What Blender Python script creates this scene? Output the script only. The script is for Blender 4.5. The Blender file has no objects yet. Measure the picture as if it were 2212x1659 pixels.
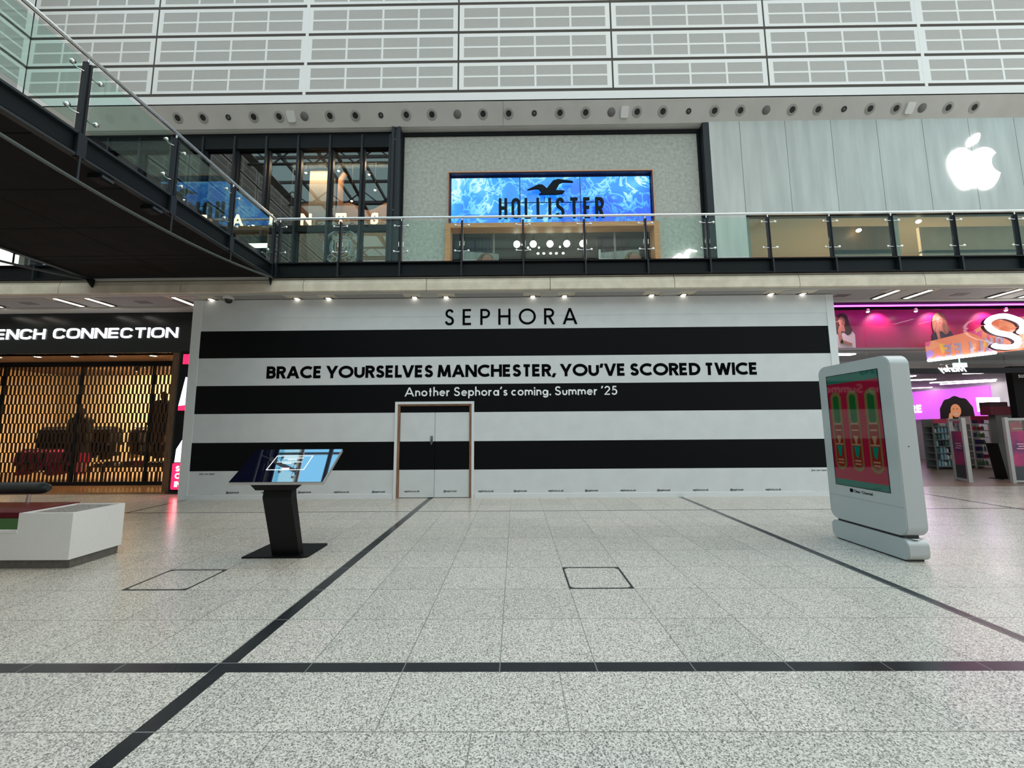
import bpy, math, random
from mathutils import Vector, Matrix
random.seed(7)
S = bpy.context.scene
COL = S.collection
PI = math.pi

# ------------------------------------------------------------------ camera
F_PX, YAW, PITCH, ROLL, EYE = 860.71, -0.0081244, 0.11129973, -0.00710956, 1.4805
def cam_axes():
    fw = Vector((math.sin(YAW)*math.cos(PITCH), math.cos(YAW)*math.cos(PITCH), math.sin(PITCH)))
    r = Vector((math.cos(YAW), -math.sin(YAW), 0)); u = r.cross(fw)
    return math.cos(ROLL)*r+math.sin(ROLL)*u, -math.sin(ROLL)*r+math.cos(ROLL)*u, fw
cd = bpy.data.cameras.new('camera'); cd.sensor_width = 36; cd.lens = F_PX/2212*36
cd.clip_start = .05; cd.clip_end = 300
cam = bpy.data.objects.new('camera', cd); COL.objects.link(cam); S.camera = cam
r_, u_, f_ = cam_axes()
cam.matrix_world = Matrix(((r_.x, u_.x, -f_.x, 0), (r_.y, u_.y, -f_.y, 0), (r_.z, u_.z, -f_.z, EYE), (0, 0, 0, 1)))

# ------------------------------------------------------------------ world and exposure
S.view_settings.view_transform = 'Standard'; S.view_settings.look = 'None'
S.view_settings.gamma = 1; S.view_settings.use_curve_mapping = False
S.view_settings.exposure = 0.42
SKY = 2.6
w = bpy.data.worlds.new('sky'); S.world = w; w.use_nodes = True
nt = w.node_tree; nt.nodes.clear()
tc = nt.nodes.new('ShaderNodeTexCoord'); nz = nt.nodes.new('ShaderNodeTexNoise')
nz.inputs['Scale'].default_value = 1.6; nz.inputs['Detail'].default_value = 5
nt.links.new(tc.outputs['Generated'], nz.inputs['Vector'])
rp = nt.nodes.new('ShaderNodeValToRGB'); rp.color_ramp.elements[0].position = .38; rp.color_ramp.elements[1].position = .52
rp.color_ramp.elements[0].color = (.22, .58, .90, 1); rp.color_ramp.elements[1].color = (1, .925, .84, 1)
dp = nt.nodes.new('ShaderNodeVectorMath'); dp.operation = 'DOT_PRODUCT'; dp.inputs[1].default_value = (-.46, .28, .84)
nt.links.new(tc.outputs['Generated'], dp.inputs[0])
mr = nt.nodes.new('ShaderNodeMapRange'); mr.inputs[1].default_value = .82; mr.inputs[2].default_value = .95; mr.inputs[3].default_value = .09; mr.inputs[4].default_value = -.22
best = dp.outputs['Value']
nt.links.new(best, mr.inputs[0])
ad = nt.nodes.new('ShaderNodeMath'); ad.operation = 'ADD'; nt.links.new(nz.outputs['Fac'], ad.inputs[0]); nt.links.new(mr.outputs[0], ad.inputs[1])
nt.links.new(ad.outputs[0], rp.inputs['Fac'])
sp = nt.nodes.new('ShaderNodeSeparateXYZ'); nt.links.new(tc.outputs['Generated'], sp.inputs[0])
zr = nt.nodes.new('ShaderNodeValToRGB')      # hazy dull horizon, bright overhead
zr.color_ramp.elements[0].position = 0.0; zr.color_ramp.elements[0].color = (.30, .29, .275, 1)
zr.color_ramp.elements[1].position = .42; zr.color_ramp.elements[1].color = (1, 1, 1, 1)
nt.links.new(sp.outputs['Z'], zr.inputs['Fac'])
mx = nt.nodes.new('ShaderNodeMix'); mx.data_type = 'RGBA'; mx.blend_type = 'MULTIPLY'; mx.inputs[0].default_value = 1
nt.links.new(rp.outputs['Color'], mx.inputs[6]); nt.links.new(zr.outputs['Color'], mx.inputs[7])
south = None                                  # duller blue zones added to the sky for glass and steel reflections
for dv in ((.66, -.60, .46), (-.44, -.74, .51)):
    d2 = nt.nodes.new('ShaderNodeVectorMath'); d2.operation = 'DOT_PRODUCT'; d2.inputs[1].default_value = dv
    nt.links.new(tc.outputs['Generated'], d2.inputs[0])
    if south is None: south = d2.outputs['Value']
    else:
        m2 = nt.nodes.new('ShaderNodeMath'); m2.operation = 'MAXIMUM'; nt.links.new(south, m2.inputs[0]); nt.links.new(d2.outputs['Value'], m2.inputs[1]); south = m2.outputs[0]
sr = nt.nodes.new('ShaderNodeValToRGB'); sr.color_ramp.elements[0].position = .80; sr.color_ramp.elements[0].color = (1, 1, 1, 1)
sr.color_ramp.elements[1].position = .95; sr.color_ramp.elements[1].color = (.33, .50, .58, 1); nt.links.new(south, sr.inputs[0])
mx3 = nt.nodes.new('ShaderNodeMix'); mx3.data_type = 'RGBA'; mx3.blend_type = 'MULTIPLY'; mx3.inputs[0].default_value = 1
nt.links.new(mx.outputs[2], mx3.inputs[6]); nt.links.new(sr.outputs[0], mx3.inputs[7]); mx = mx3
bg = nt.nodes.new('ShaderNodeBackground'); bg.inputs['Strength'].default_value = SKY
nt.links.new(mx.outputs[2], bg.inputs['Color'])
wo = nt.nodes.new('ShaderNodeOutputWorld'); nt.links.new(bg.outputs[0], wo.inputs['Surface'])

# ------------------------------------------------------------------ node helpers
class E:
    """tiny expression wrapper round math nodes"""
    nt = None
    def __init__(s, sock): s.s = sock
    @staticmethod
    def m(op, *a, clamp=False):
        n = E.nt.nodes.new('ShaderNodeMath'); n.operation = op; n.use_clamp = clamp
        for i, v in enumerate(a):
            if isinstance(v, E): E.nt.links.new(v.s, n.inputs[i])
            else: n.inputs[i].default_value = v
        return E(n.outputs[0])
    def __add__(s, o): return E.m('ADD', s, o)
    def __sub__(s, o): return E.m('SUBTRACT', s, o)
    def __mul__(s, o): return E.m('MULTIPLY', s, o)
    def lt(s, o): return E.m('LESS_THAN', s, o)
    def gt(s, o): return E.m('GREATER_THAN', s, o)
    def band(s, c, h): return E.m('ABSOLUTE', s-c).lt(h)
    def grid(s, o, p, h): # 1 near o+k*p
        f = E.m('FRACT', (s-(o-p*0.5))*(1.0/p)); return E.m('ABSOLUTE', f-0.5).lt(h/p)
    def mx(s, o): return E.m('MAXIMUM', s, o)

MATS = {}
def mat(name, col, rough=.5, metal=0., spec=.5, emit=None, es=0., alpha=None):
    if name in MATS: return MATS[name]
    m = bpy.data.materials.new(name); m.use_nodes = True
    b = m.node_tree.nodes['Principled BSDF']
    b.inputs['Base Color'].default_value = (*col, 1); b.inputs['Roughness'].default_value = rough
    b.inputs['Metallic'].default_value = metal; b.inputs['Specular IOR Level'].default_value = spec
    if emit: b.inputs['Emission Color'].default_value = (*emit, 1); b.inputs['Emission Strength'].default_value = es
    MATS[name] = m; return m
def noisy(name, c1, c2, scale=8, rough=.6, metal=0., detail=4, stretch=(1, 1, 1), bump=0., lo=.35, hi=.65, spec=.5, es=0.):
    """two-tone procedural material"""
    if name in MATS: return MATS[name]
    m = mat(name, c1, rough, metal, spec); t = m.node_tree; b = t.nodes['Principled BSDF']
    tc = t.nodes.new('ShaderNodeTexCoord'); mp = t.nodes.new('ShaderNodeMapping'); mp.inputs['Scale'].default_value = stretch
    n = t.nodes.new('ShaderNodeTexNoise'); n.inputs['Scale'].default_value = scale; n.inputs['Detail'].default_value = detail
    r = t.nodes.new('ShaderNodeValToRGB'); r.color_ramp.elements[0].position = lo; r.color_ramp.elements[1].position = hi
    r.color_ramp.elements[0].color = (*c1, 1); r.color_ramp.elements[1].color = (*c2, 1)
    t.links.new(tc.outputs['Object'], mp.inputs[0]); t.links.new(mp.outputs[0], n.inputs['Vector'])
    t.links.new(n.outputs['Fac'], r.inputs[0]); t.links.new(r.outputs[0], b.inputs['Base Color'])
    if es: t.links.new(r.outputs[0], b.inputs['Emission Color']); b.inputs['Emission Strength'].default_value = es
    if bump:
        bp = t.nodes.new('ShaderNodeBump'); bp.inputs['Strength'].default_value = bump; bp.inputs['Distance'].default_value = .01
        t.links.new(n.outputs['Fac'], bp.inputs['Height']); t.links.new(bp.outputs[0], b.inputs['Normal'])
    return m
def glow(name, col, s):
    return mat(name, (.8*col[0], .8*col[1], .8*col[2]), .5, emit=col, es=s)
def glass(name, tint=(.9, .97, .94), f0=.05, rough=0.0, power=5.0):
    if name in MATS: return MATS[name]
    m = bpy.data.materials.new(name); m.use_nodes = True; t = m.node_tree; t.nodes.clear(); E.nt = t
    lw = t.nodes.new('ShaderNodeLayerWeight'); lw.inputs['Blend'].default_value = .5
    fac = E.m('POWER', E(lw.outputs['Facing']), power)*(1-f0)+f0
    tr = t.nodes.new('ShaderNodeBsdfTransparent'); tr.inputs[0].default_value = (*tint, 1)
    gl = t.nodes.new('ShaderNodeBsdfGlossy'); gl.inputs['Roughness'].default_value = rough
    gl.inputs['Color'].default_value = (.95, 1, .98, 1)
    mx = t.nodes.new('ShaderNodeMixShader'); o = t.nodes.new('ShaderNodeOutputMaterial')
    t.links.new(fac.s, mx.inputs[0]); t.links.new(tr.outputs[0], mx.inputs[1]); t.links.new(gl.outputs[0], mx.inputs[2])
    t.links.new(mx.outputs[0], o.inputs[0]); MATS[name] = m; return m

# ------------------------------------------------------------------ mesh builder
class MB:
    def __init__(s): s.v = []; s.f = []; s.mi = []; s.cur = 0; s.sm = []; s.smooth = False; s.M = None
    def mat(s, i): s.cur = i; return s
    def add(s, vs, fs, smooth=None):
        b = len(s.v)
        for p in vs:
            p = Vector(p); s.v.append(s.M @ p if s.M else p)
        for f in fs: s.f.append([b+i for i in f]); s.mi.append(s.cur); s.sm.append(s.smooth if smooth is None else smooth)
        return s
    def box(s, x0, x1, y0, y1, z0, z1):
        vs = [(x, y, z) for x in (x0, x1) for y in (y0, y1) for z in (z0, z1)]
        return s.add(vs, [(0, 1, 3, 2), (4, 6, 7, 5), (0, 4, 5, 1), (2, 3, 7, 6), (0, 2, 6, 4), (1, 5, 7, 3)])
    def bevbox(s, x0, x1, y0, y1, z0, z1, r=.01):
        """box whose four vertical (Y-axis) edges seen from the front are rounded"""
        return s.rrect(x0, x1, z0, z1, r, y0, y1)
    def rrect(s, x0, x1, z0, z1, r, y0, y1, n=6):
        pts = []
        for cx, cz, a in ((x1-r, z1-r, 0), (x0+r, z1-r, 90), (x0+r, z0+r, 180), (x1-r, z0+r, 270)):
            for k in range(n+1):
                t = math.radians(a+90*k/n); pts.append((cx+r*math.cos(t), cz+r*math.sin(t)))
        return s.prism(pts, y0, y1)
    def prism(s, pts, y0, y1):
        """polygon in XZ extruded in Y"""
        n = len(pts); vs = [(x, y0, z) for x, z in pts]+[(x, y1, z) for x, z in pts]
        return s.add(vs, [tuple(range(n))[::-1], tuple(range(n, 2*n))]+[(i, (i+1) % n, n+(i+1) % n, n+i) for i in range(n)])
    def prismx(s, pts, x0, x1):
        """polygon in YZ extruded in X"""
        n = len(pts); vs = [(x0, y, z) for y, z in pts]+[(x1, y, z) for y, z in pts]
        return s.add(vs, [tuple(range(n)), tuple(range(n, 2*n))[::-1]]+[(i, n+i, n+(i+1) % n, (i+1) % n) for i in range(n)])
    def prismz(s, pts, z0, z1):
        n = len(pts); vs = [(x, y, z0) for x, y in pts]+[(x, y, z1) for x, y in pts]
        return s.add(vs, [tuple(range(n))[::-1], tuple(range(n, 2*n))]+[(i, (i+1) % n, n+(i+1) % n, n+i) for i in range(n)])
    def frame(s, x0, x1, z0, z1, t, y0, y1):
        s.box(x0, x1, y0, y1, z1-t, z1); s.box(x0, x1, y0, y1, z0, z0+t)
        s.box(x0, x0+t, y0, y1, z0+t, z1-t); return s.box(x1-t, x1, y0, y1, z0+t, z1-t)
    def tube(s, path, r, n=10, caps=True):
        path = [Vector(p) for p in path]; rs = r if isinstance(r, (list, tuple)) else [r]*len(path)
        vs = []; up = None
        for i, p in enumerate(path):
            d = (path[min(i+1, len(path)-1)]-path[max(i-1, 0)]).normalized()
            if up is None: up = Vector((0, 0, 1)) if abs(d.z) < .9 else Vector((1, 0, 0))
            a = d.cross(up).normalized(); b = a.cross(d)
            for k in range(n):
                t = 2*PI*k/n; vs.append(p+(a*math.cos(t)+b*math.sin(t))*rs[i])
        fs = []
        for i in range(len(path)-1):
            for k in range(n): fs.append((i*n+k, i*n+(k+1) % n, (i+1)*n+(k+1) % n, (i+1)*n+k))
        s.add(vs, fs, True)
        if caps:
            m = (len(path)-1)*n
            s.add(vs[:n], [tuple(range(n))[::-1]], False); s.add(vs[m:], [tuple(range(n))], False)
        return s
    def lathe(s, prof, c=(0, 0, 0), axis=(0, 0, 1), n=20):
        """profile (radius, height) turned about an axis"""
        ax = Vector(axis).normalized(); u = Vector((1, 0, 0)) if abs(ax.x) < .9 else Vector((0, 1, 0))
        a = ax.cross(u).normalized(); b = ax.cross(a); c = Vector(c); vs = []
        for r, h in prof:
            for k in range(n):
                t = 2*PI*k/n; vs.append(c+ax*h+(a*math.cos(t)+b*math.sin(t))*r)
        fs = [(i*n+k, i*n+(k+1) % n, (i+1)*n+(k+1) % n, (i+1)*n+k) for i in range(len(prof)-1) for k in range(n)]
        return s.add(vs, fs, True)
    def ball(s, c, rx, ry=None, rz=None, n=16, m=10):
        ry = ry or rx; rz = rz or rx; vs = []
        for i in range(m+1):
            a = PI*i/m
            for k in range(n):
                t = 2*PI*k/n; vs.append((c[0]+rx*math.sin(a)*math.cos(t), c[1]+ry*math.sin(a)*math.sin(t), c[2]+rz*math.cos(a)))
        return s.add(vs, [(i*n+k, (i+1)*n+k, (i+1)*n+(k+1) % n, i*n+(k+1) % n) for i in range(m) for k in range(n)], True)

LOC = {}
def props(o, label=None, cat=None, group=None, kind=None):
    if label: o['label'] = label
    if cat: o['category'] = cat
    if group: o['group'] = group
    if kind: o['kind'] = kind
    return o
def build(name, mb, mats, parent=None, loc=None, label=None):
    """link one mesh object; vertices are given in world space"""
    org = LOC[parent.name] if parent is not None else Vector(loc or (0, 0, 0))
    me = bpy.data.meshes.new(name)
    me.from_pydata([tuple(v-org) for v in mb.v], [], mb.f)
    if not isinstance(mats, (list, tuple)): mats = [mats]
    for m in mats: me.materials.append(m)
    me.polygons.foreach_set('material_index', mb.mi); me.polygons.foreach_set('use_smooth', mb.sm)
    me.validate(); me.update()
    o = bpy.data.objects.new(name, me); COL.objects.link(o); LOC[o.name] = org
    if parent is not None: o.parent = parent
    else: o.location = org
    if label: o['label'] = label
    return o
def thing(name, label, cat, loc, group=None):
    o = bpy.data.objects.new(name, None); COL.objects.link(o); o.location = loc; o.empty_display_size = .1
    LOC[o.name] = Vector(loc); return props(o, label, cat, group)
def solid(name, mb, mats, label, cat, loc, group=None):
    return props(build(name, mb, mats, None, loc), label, cat, group)
def struct(name, mb, mats, label=None, loc=None):
    o = build(name, mb, mats, None, loc); o['kind'] = 'structure'
    if label: o['label'] = label
    return o
def crisp(o):
    o.data.set_sharp_from_angle(angle=math.radians(35)); md = o.modifiers.new('weighted', 'WEIGHTED_NORMAL'); md.keep_sharp = True; md.weight = 100; return o
def dup(root, loc, label=None, group=None):
    r = root.copy(); COL.objects.link(r); r.location = loc; LOC[r.name] = Vector(loc)
    if label: r['label'] = label
    if group: r['group'] = group
    for ch in list(root.children):
        c = ch.copy(); COL.objects.link(c); c.parent = r
        for g in list(ch.children):
            d = g.copy(); COL.objects.link(d); d.parent = c
    return r
ORD = ['first', 'second', 'third', 'fourth', 'fifth', 'sixth', 'seventh', 'eighth', 'ninth', 'tenth', 'eleventh', 'twelfth',
       'thirteenth', 'fourteenth', 'fifteenth', 'sixteenth', 'seventeenth', 'eighteenth', 'nineteenth', 'twentieth', 'twenty-first',
       'twenty-second', 'twenty-third', 'twenty-fourth', 'twenty-fifth', 'twenty-sixth']

# ------------------------------------------------------------------ stroke lettering (geometric sans)
def arc(cx, cy, rx, ry, a0, a1, n=14):
    return [(cx+rx*math.cos(math.radians(a0+(a1-a0)*i/n)), cy+ry*math.sin(math.radians(a0+(a1-a0)*i/n))) for i in range(n+1)]
def crom(p, n=5):
    q = [p[0]]+list(p)+[p[-1]]; out = []
    for i in range(1, len(q)-2):
        for k in range(n):
            t = k/n; a, b, c, d = q[i-1], q[i], q[i+1], q[i+2]
            out.append(tuple(.5*((2*b[j])+(-a[j]+c[j])*t+(2*a[j]-5*b[j]+4*c[j]-d[j])*t*t+(-a[j]+3*b[j]-3*c[j]+d[j])*t**3) for j in (0, 1)))
    return out+[p[-1]]
Sg = crom([(.90, .84), (.74, .97), (.5, 1.0), (.22, .94), (.10, .76), (.2, .6), (.5, .51), (.82, .40), (.94, .22), (.8, .05), (.5, 0), (.2, .04), (.02, .19)])
CAP = {
 'A': (.80, [[(0, 0), (.5, 1)], [(1, 0), (.5, 1)], [(.19, .27), (.81, .27)]]),
 'B': (.52, [[(0, 0), (0, 1)], [(0, 1), (.5, 1)]+arc(.55, .77, .38, .23, 90, -90)+[(0, .54)], [(0, .54), (.6, .54)]+arc(.6, .27, .40, .27, 90, -90)+[(0, 0)]]),
 'C': (.78, [arc(.62, .5, .62, .5, 48, 312, 26)]),
 'D': (.68, [[(0, 0), (0, 1), (.35, 1)]+arc(.35, .5, .65, .5, 90, -90, 20)+[(0, 0)]]),
 'E': (.48, [[(0, 0), (0, 1)], [(0, 1), (1, 1)], [(0, .52), (.9, .52)], [(0, 0), (1, 0)]]),
 'F': (.48, [[(0, 0), (0, 1)], [(0, 1), (1, 1)], [(0, .5), (.9, .5)]]),
 'H': (.66, [[(0, 0), (0, 1)], [(1, 0), (1, 1)], [(0, .53), (1, .53)]]),
 'I': (.0, [[(0, 0), (0, 1)]]),
 'J': (.4, [[(1, 1), (1, .25)]+arc(.5, .25, .5, .25, 0, -160)]),
 'K': (.6, [[(0, 0), (0, 1)], [(1, 1), (.05, .45)], [(.35, .62), (1, 0)]]),
 'L': (.44, [[(0, 0), (0, 1)], [(0, 0), (1, 0)]]),
 'M': (.88, [[(0, 0), (.12, 1)], [(.12, 1), (.5, .08)], [(.5, .08), (.88, 1)], [(.88, 1), (1, 0)]]),
 'N': (.70, [[(0, 0), (0, 1)], [(0, 1), (1, 0)], [(1, 0), (1, 1)]]),
 'O': (.98, [arc(.5, .5, .5, .5, 90, 450, 32)]),
 'P': (.50, [[(0, 0), (0, 1)], [(0, 1), (.5, 1)]+arc(.5, .74, .5, .26, 90, -90)+[(0, .48)]]),
 'R': (.54, [[(0, 0), (0, 1)], [(0, 1), (.5, 1)]+arc(.5, .75, .46, .25, 90, -90)+[(0, .5)], [(.38, .5), (1, 0)]]),
 'S': (.50, [Sg]),
 'T': (.52, [[(.5, 0), (.5, 1)], [(0, 1), (1, 1)]]),
 'U': (.62, [[(0, 1), (0, .38)]+arc(.5, .38, .5, .38, 180, 360, 16)+[(1, 1)]]),
 'V': (.74, [[(0, 1), (.5, 0)], [(1, 1), (.5, 0)]]),
 'W': (1.1, [[(0, 1), (.26, 0)], [(.26, 0), (.5, .95)], [(.5, .95), (.74, 0)], [(.74, 0), (1, 1)]]),
 'Y': (.72, [[(0, 1), (.5, .45)], [(1, 1), (.5, .45)], [(.5, .5), (.5, 0)]]),
 ',': (.08, [[(1.2, .03), (-.6, -.10)]]), '’': (.06, [[(1.2, 1.0), (-.3, .86)]]), '‘': (.06, [[(-.3, .86), (1.2, 1.0)]]),
 '.': (.03, [[(.5, 0), (.5, .03)]]),
 '2': (.46, [arc(.5, .72, .46, .28, 165, -20, 14)+[(.0, .0), (1, 0)]]),
 '5': (.46, [[(.9, 1), (.25, 1), (.12, .56)]+arc(.42, .32, .52, .32, 115, -150, 16)]),
 # lower case: x height .58
 'a': (.44, [arc(.46, .29, .46, .29, 0, 360, 24), [(1, 0), (1, .58)]]),
 'c': (.38, [arc(.55, .29, .55, .29, 48, 312, 18)]),
 'e': (.44, [[(.02, .31), (.98, .31)]+arc(.5, .29, .5, .29, 3, 318, 22)]),
 'g': (.44, [arc(.46, .29, .46, .29, 0, 360, 24), [(1, .58), (1, -.04)]+arc(.5, -.04, .5, .24, 0, -155, 14)]),
 'h': (.36, [[(0, 0), (0, 1.04)], arc(.5, .32, .5, .26, 180, 0, 14)+[(1, 0)]]),
 'i': (.0, [[(0, 0), (0, .58)], [(0, .87), (0, .90)]]),
 'l': (.0, [[(0, 0), (0, 1.04)]]), 'y': (.36, [[(0, .58), (.45, .02)], [(1, .58), (.2, -.26)]]),
 'm': (.66, [[(0, 0), (0, .58)], arc(.25, .34, .25, .24, 180, 0, 12)+[(.5, 0)], arc(.75, .34, .25, .24, 180, 0, 12)+[(1, 0)]]),
 'n': (.36, [[(0, 0), (0, .58)], arc(.5, .32, .5, .26, 180, 0, 14)+[(1, 0)]]),
 'o': (.46, [arc(.5, .29, .5, .29, 90, 450, 26)]),
 'p': (.44, [[(0, -.3), (0, .58)], arc(.52, .29, .48, .29, 180, 540, 24)]),
 'r': (.24, [[(0, 0), (0, .58)], arc(.75, .22, .75, .36, 170, 70, 8)]),
 's': (.30, [[(x, y*.58) for x, y in Sg]]),
 't': (.24, [[(.5, 0), (.5, .88)], [(0, .56), (1, .56)]]),
 'u': (.36, [[(0, .58), (0, .24)]+arc(.5, .24, .5, .24, 180, 360, 14)+[(1, .58)]]),
}
def ext(name, table): d = dict(CAP); d.update(table); return d
SQ = 5  # rounded-square font for the clothes shop
def sq(x0, y0, x1, y1, r, start, pts): return pts
def rsq(a0, a1, n=40, p=3.2):
    o = []
    for i in range(n+1):
        t = math.radians(a0+(a1-a0)*i/n); c, s = math.cos(t), math.sin(t)
        o.append((.5+.5*math.copysign(abs(c)**(2/p), c), .5+.5*math.copysign(abs(s)**(2/p), s)))
    return o
WIDE = ext('wide', {'O': (1.05, [rsq(90, 450)]), 'C': (.95, [rsq(22, 338)]), 'E': (.82, [[(0, 0), (0, 1)], [(0, 1), (1, 1)], [(0, .5), (.95, .5)], [(0, 0), (1, 0)]]),
  'N': (.95, CAP['N'][1]), 'H': (.9, CAP['H'][1]), 'T': (.95, CAP['T'][1]), 'F': (.8, CAP['F'][1]), 'R': (.9, CAP['R'][1])})
COND = ext('cond', {'H': (.28, CAP['H'][1]), 'O': (.30, [[(0, .5), (0, .8)]+arc(.5, .8, .5, .2, 180, 0)+[(1, .2)]+arc(.5, .2, .5, .2, 0, -180)+[(0, .5)]]),
  'L': (.24, CAP['L'][1]), 'S': (.32, CAP['S'][1]), 'T': (.36, CAP['T'][1]), 'E': (.24, CAP['E'][1]), 'R': (.30, CAP['R'][1])})
def serif(k, wd, xs): # add serifs at the given feet
    return (wd, CAP[k][1]+[[(x-.16/max(wd, .3)*.5, y), (x+.16/max(wd, .3)*.5, y)] for x, y in xs])
SERIF = ext('serif', {'A': serif('A', .72, [(0, 0), (1, 0)]), 'I': (.0, [[(0, 0), (0, 1)]]), 'N': serif('N', .62, [(0, 0), (0, 1), (1, 1)]),
  'T': (.62, [[(.5, 0), (.5, 1)], [(0, 1), (1, 1)], [(.3, 0), (.7, 0)], [(0, 1), (0, .84)], [(1, 1), (1, .84)]]), 'S': (.46, CAP['S'][1]+[[(.9, .98), (.9, .78)], [(.03, .02), (.03, .22)]]), 'L': serif('L', .5, [(0, 1)])})

def ribbon(mb, pts, w, y0, y1, cap=False):
    P = [Vector((a, b)) for a, b in pts]; Q = [P[0]]
    for p in P[1:]:
        if (p-Q[-1]).length > 1e-5: Q.append(p)
    P = Q
    if len(P) < 2: return
    if len(P) == 2 and cap and abs(P[1].y-P[0].y) > .3*abs(P[1].x-P[0].x):
        a, b = (P[0], P[1]) if P[0].y < P[1].y else (P[1], P[0]); e0, e1 = Vector((a.x, a.y-w/2)), Vector((b.x, b.y+w/2))
        hw = w/2/max((e1-e0).normalized().y, .2)
        mb.prism([(e0.x-hw, e0.y), (e0.x+hw, e0.y), (e1.x+hw, e1.y), (e1.x-hw, e1.y)], y0, y1); return
    closed = (P[0]-P[-1]).length < w*.2 and len(P) > 8
    if closed: P = P[:-1]
    L = []; R = []; n = len(P)
    for i, p in enumerate(P):
        if closed: a, b = P[i-1], P[(i+1) % n]
        else: a, b = P[max(i-1, 0)], P[min(i+1, n-1)]
        d1 = (p-a).normalized() if (p-a).length > 0 else (b-p).normalized()
        d2 = (b-p).normalized() if (b-p).length > 0 else d1
        n1 = Vector((-d1.y, d1.x)); n2 = Vector((-d2.y, d2.x)); m = n1+n2
        if m.length < 1e-4: m = n1
        m.normalize(); k = min(1/max(m.dot(n1), .1), 1.6)
        L.append(p+m*k*w/2); R.append(p-m*k*w/2)
    N = n if closed else n-1; vs = []
    for i in range(n):
        for q in (L[i], R[i]): vs += [(q.x, y0, q.y), (q.x, y1, q.y)]
    fs = []
    for i in range(N):
        a = 4*i; b = 4*((i+1) % n)
        fs += [(a, b, b+2, a+2), (a+1, a+3, b+3, b+1), (a, a+1, b+1, b), (a+2, b+2, b+3, a+3)]
    if not closed: fs += [(0, 2, 3, 1), (4*n-4, 4*n-3, 4*n-1, 4*n-2)]
    mb.add(vs, fs, False)
def text(s, x0, x1, z, h, y, font=CAP, w=.12, track=.1, space=.3, t=.002, slant=0., sub=None, xs=None):
    """stroke text fitted between x0 and x1, cap height h, baseline z, front face at y; returns one builder, or one per letter"""
    adv = []; cur = 0
    for i, ch in enumerate(s):
        if ch == ' ': adv.append((ch, cur, 0)); cur += space; continue
        gw = font[ch][0]+w; adv.append((ch, cur, gw)); cur += gw+track-(.16 if ch == 'L' and i+1 < len(s) and s[i+1] in 'VY' else 0)
    tot = cur-track; k = (x1-x0)/tot
    if xs is None: sx = k
    out = []; mb = MB()
    for ch, a, gw in adv:
        if ch == ' ': continue
        if sub: mb = MB()
        W, strokes = font[ch]; wd = w*h
        for si, st in enumerate(strokes):
            pts = []; yo = y-.0005*si
            for px, py in st:
                X = x0+sx*(a+w/2)+sx*W*px if W > 0 else x0+sx*(a+w/2)
                if W == 0 and px: X += px*wd
                if 0 < W <= .1: X = x0+sx*(a+w/2)+px*W*h
                Z = z+h*(w/2+py*(1-w)); pts.append((X+slant*(Z-z), Z))
            ribbon(mb, pts, wd, yo, y+t, True)
        if sub: out.append((ch, mb))
    return out if sub else mb
def btext(s, cx, z, width, y, bold=0., shear=0., flip=False, cap=None):
    """small print from the built-in face, as a flat mesh centred at cx"""
    cu = bpy.data.curves.new('tmp', 'FONT'); cu.body = s; cu.size = 1; cu.align_x = 'CENTER'; cu.offset = bold; cu.shear = shear
    cu.resolution_u = 3
    o = bpy.data.objects.new('tmp', cu); COL.objects.link(o); dg = bpy.context.evaluated_depsgraph_get(); dg.update()
    me = bpy.data.meshes.new_from_object(o.evaluated_get(dg)); bpy.data.objects.remove(o)
    xs = [v.co.x for v in me.vertices]; k = width/(max(xs)-min(xs)); mid = (max(xs)+min(xs))/2
    mb = MB(); sg = -1 if flip else 1
    mb.add([(cx+sg*(v.co.x-mid)*k, y, z+v.co.y*k) for v in me.vertices], [tuple(p.vertices) for p in me.polygons])
    bpy.data.meshes.remove(me); return mb
def merge(mb, o): return mb.add(o.v, o.f)

# ------------------------------------------------------------------ materials
WHITE = noisy('white_vinyl', (.62, .63, .64), (.66, .67, .68), 3, .45)
TRIMW = mat('white_trim', (.70, .71, .72), .45)
BLACKV = mat('black_vinyl', (.004, .004, .005), .5, 0, .09)
INK = mat('black_ink', (.002, .002, .0025), .9, 0, .05)
WHT_INK = mat('white_ink', (.86, .86, .86), .5)
OAKP = noisy('raw_timber', (.20, .09, .045), (.30, .15, .08), 6, .6, stretch=(6, 6, 1))
STEEL = mat('dark_grey_steel', (.014, .018, .023), .4, 0, .25)
STEEL2 = mat('black_painted_steel', (.005, .007, .009), .45, 0, .15)
CHROME = mat('stainless_steel', (.75, .76, .77), .18, 1.0)
CONC = noisy('cream_concrete', (.58, .51, .41), (.70, .62, .50), 4, .75, detail=8)
PLASTER = noisy('white_plaster', (.62, .61, .58), (.68, .67, .64), 2, .8)
GRANITE = None

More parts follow.
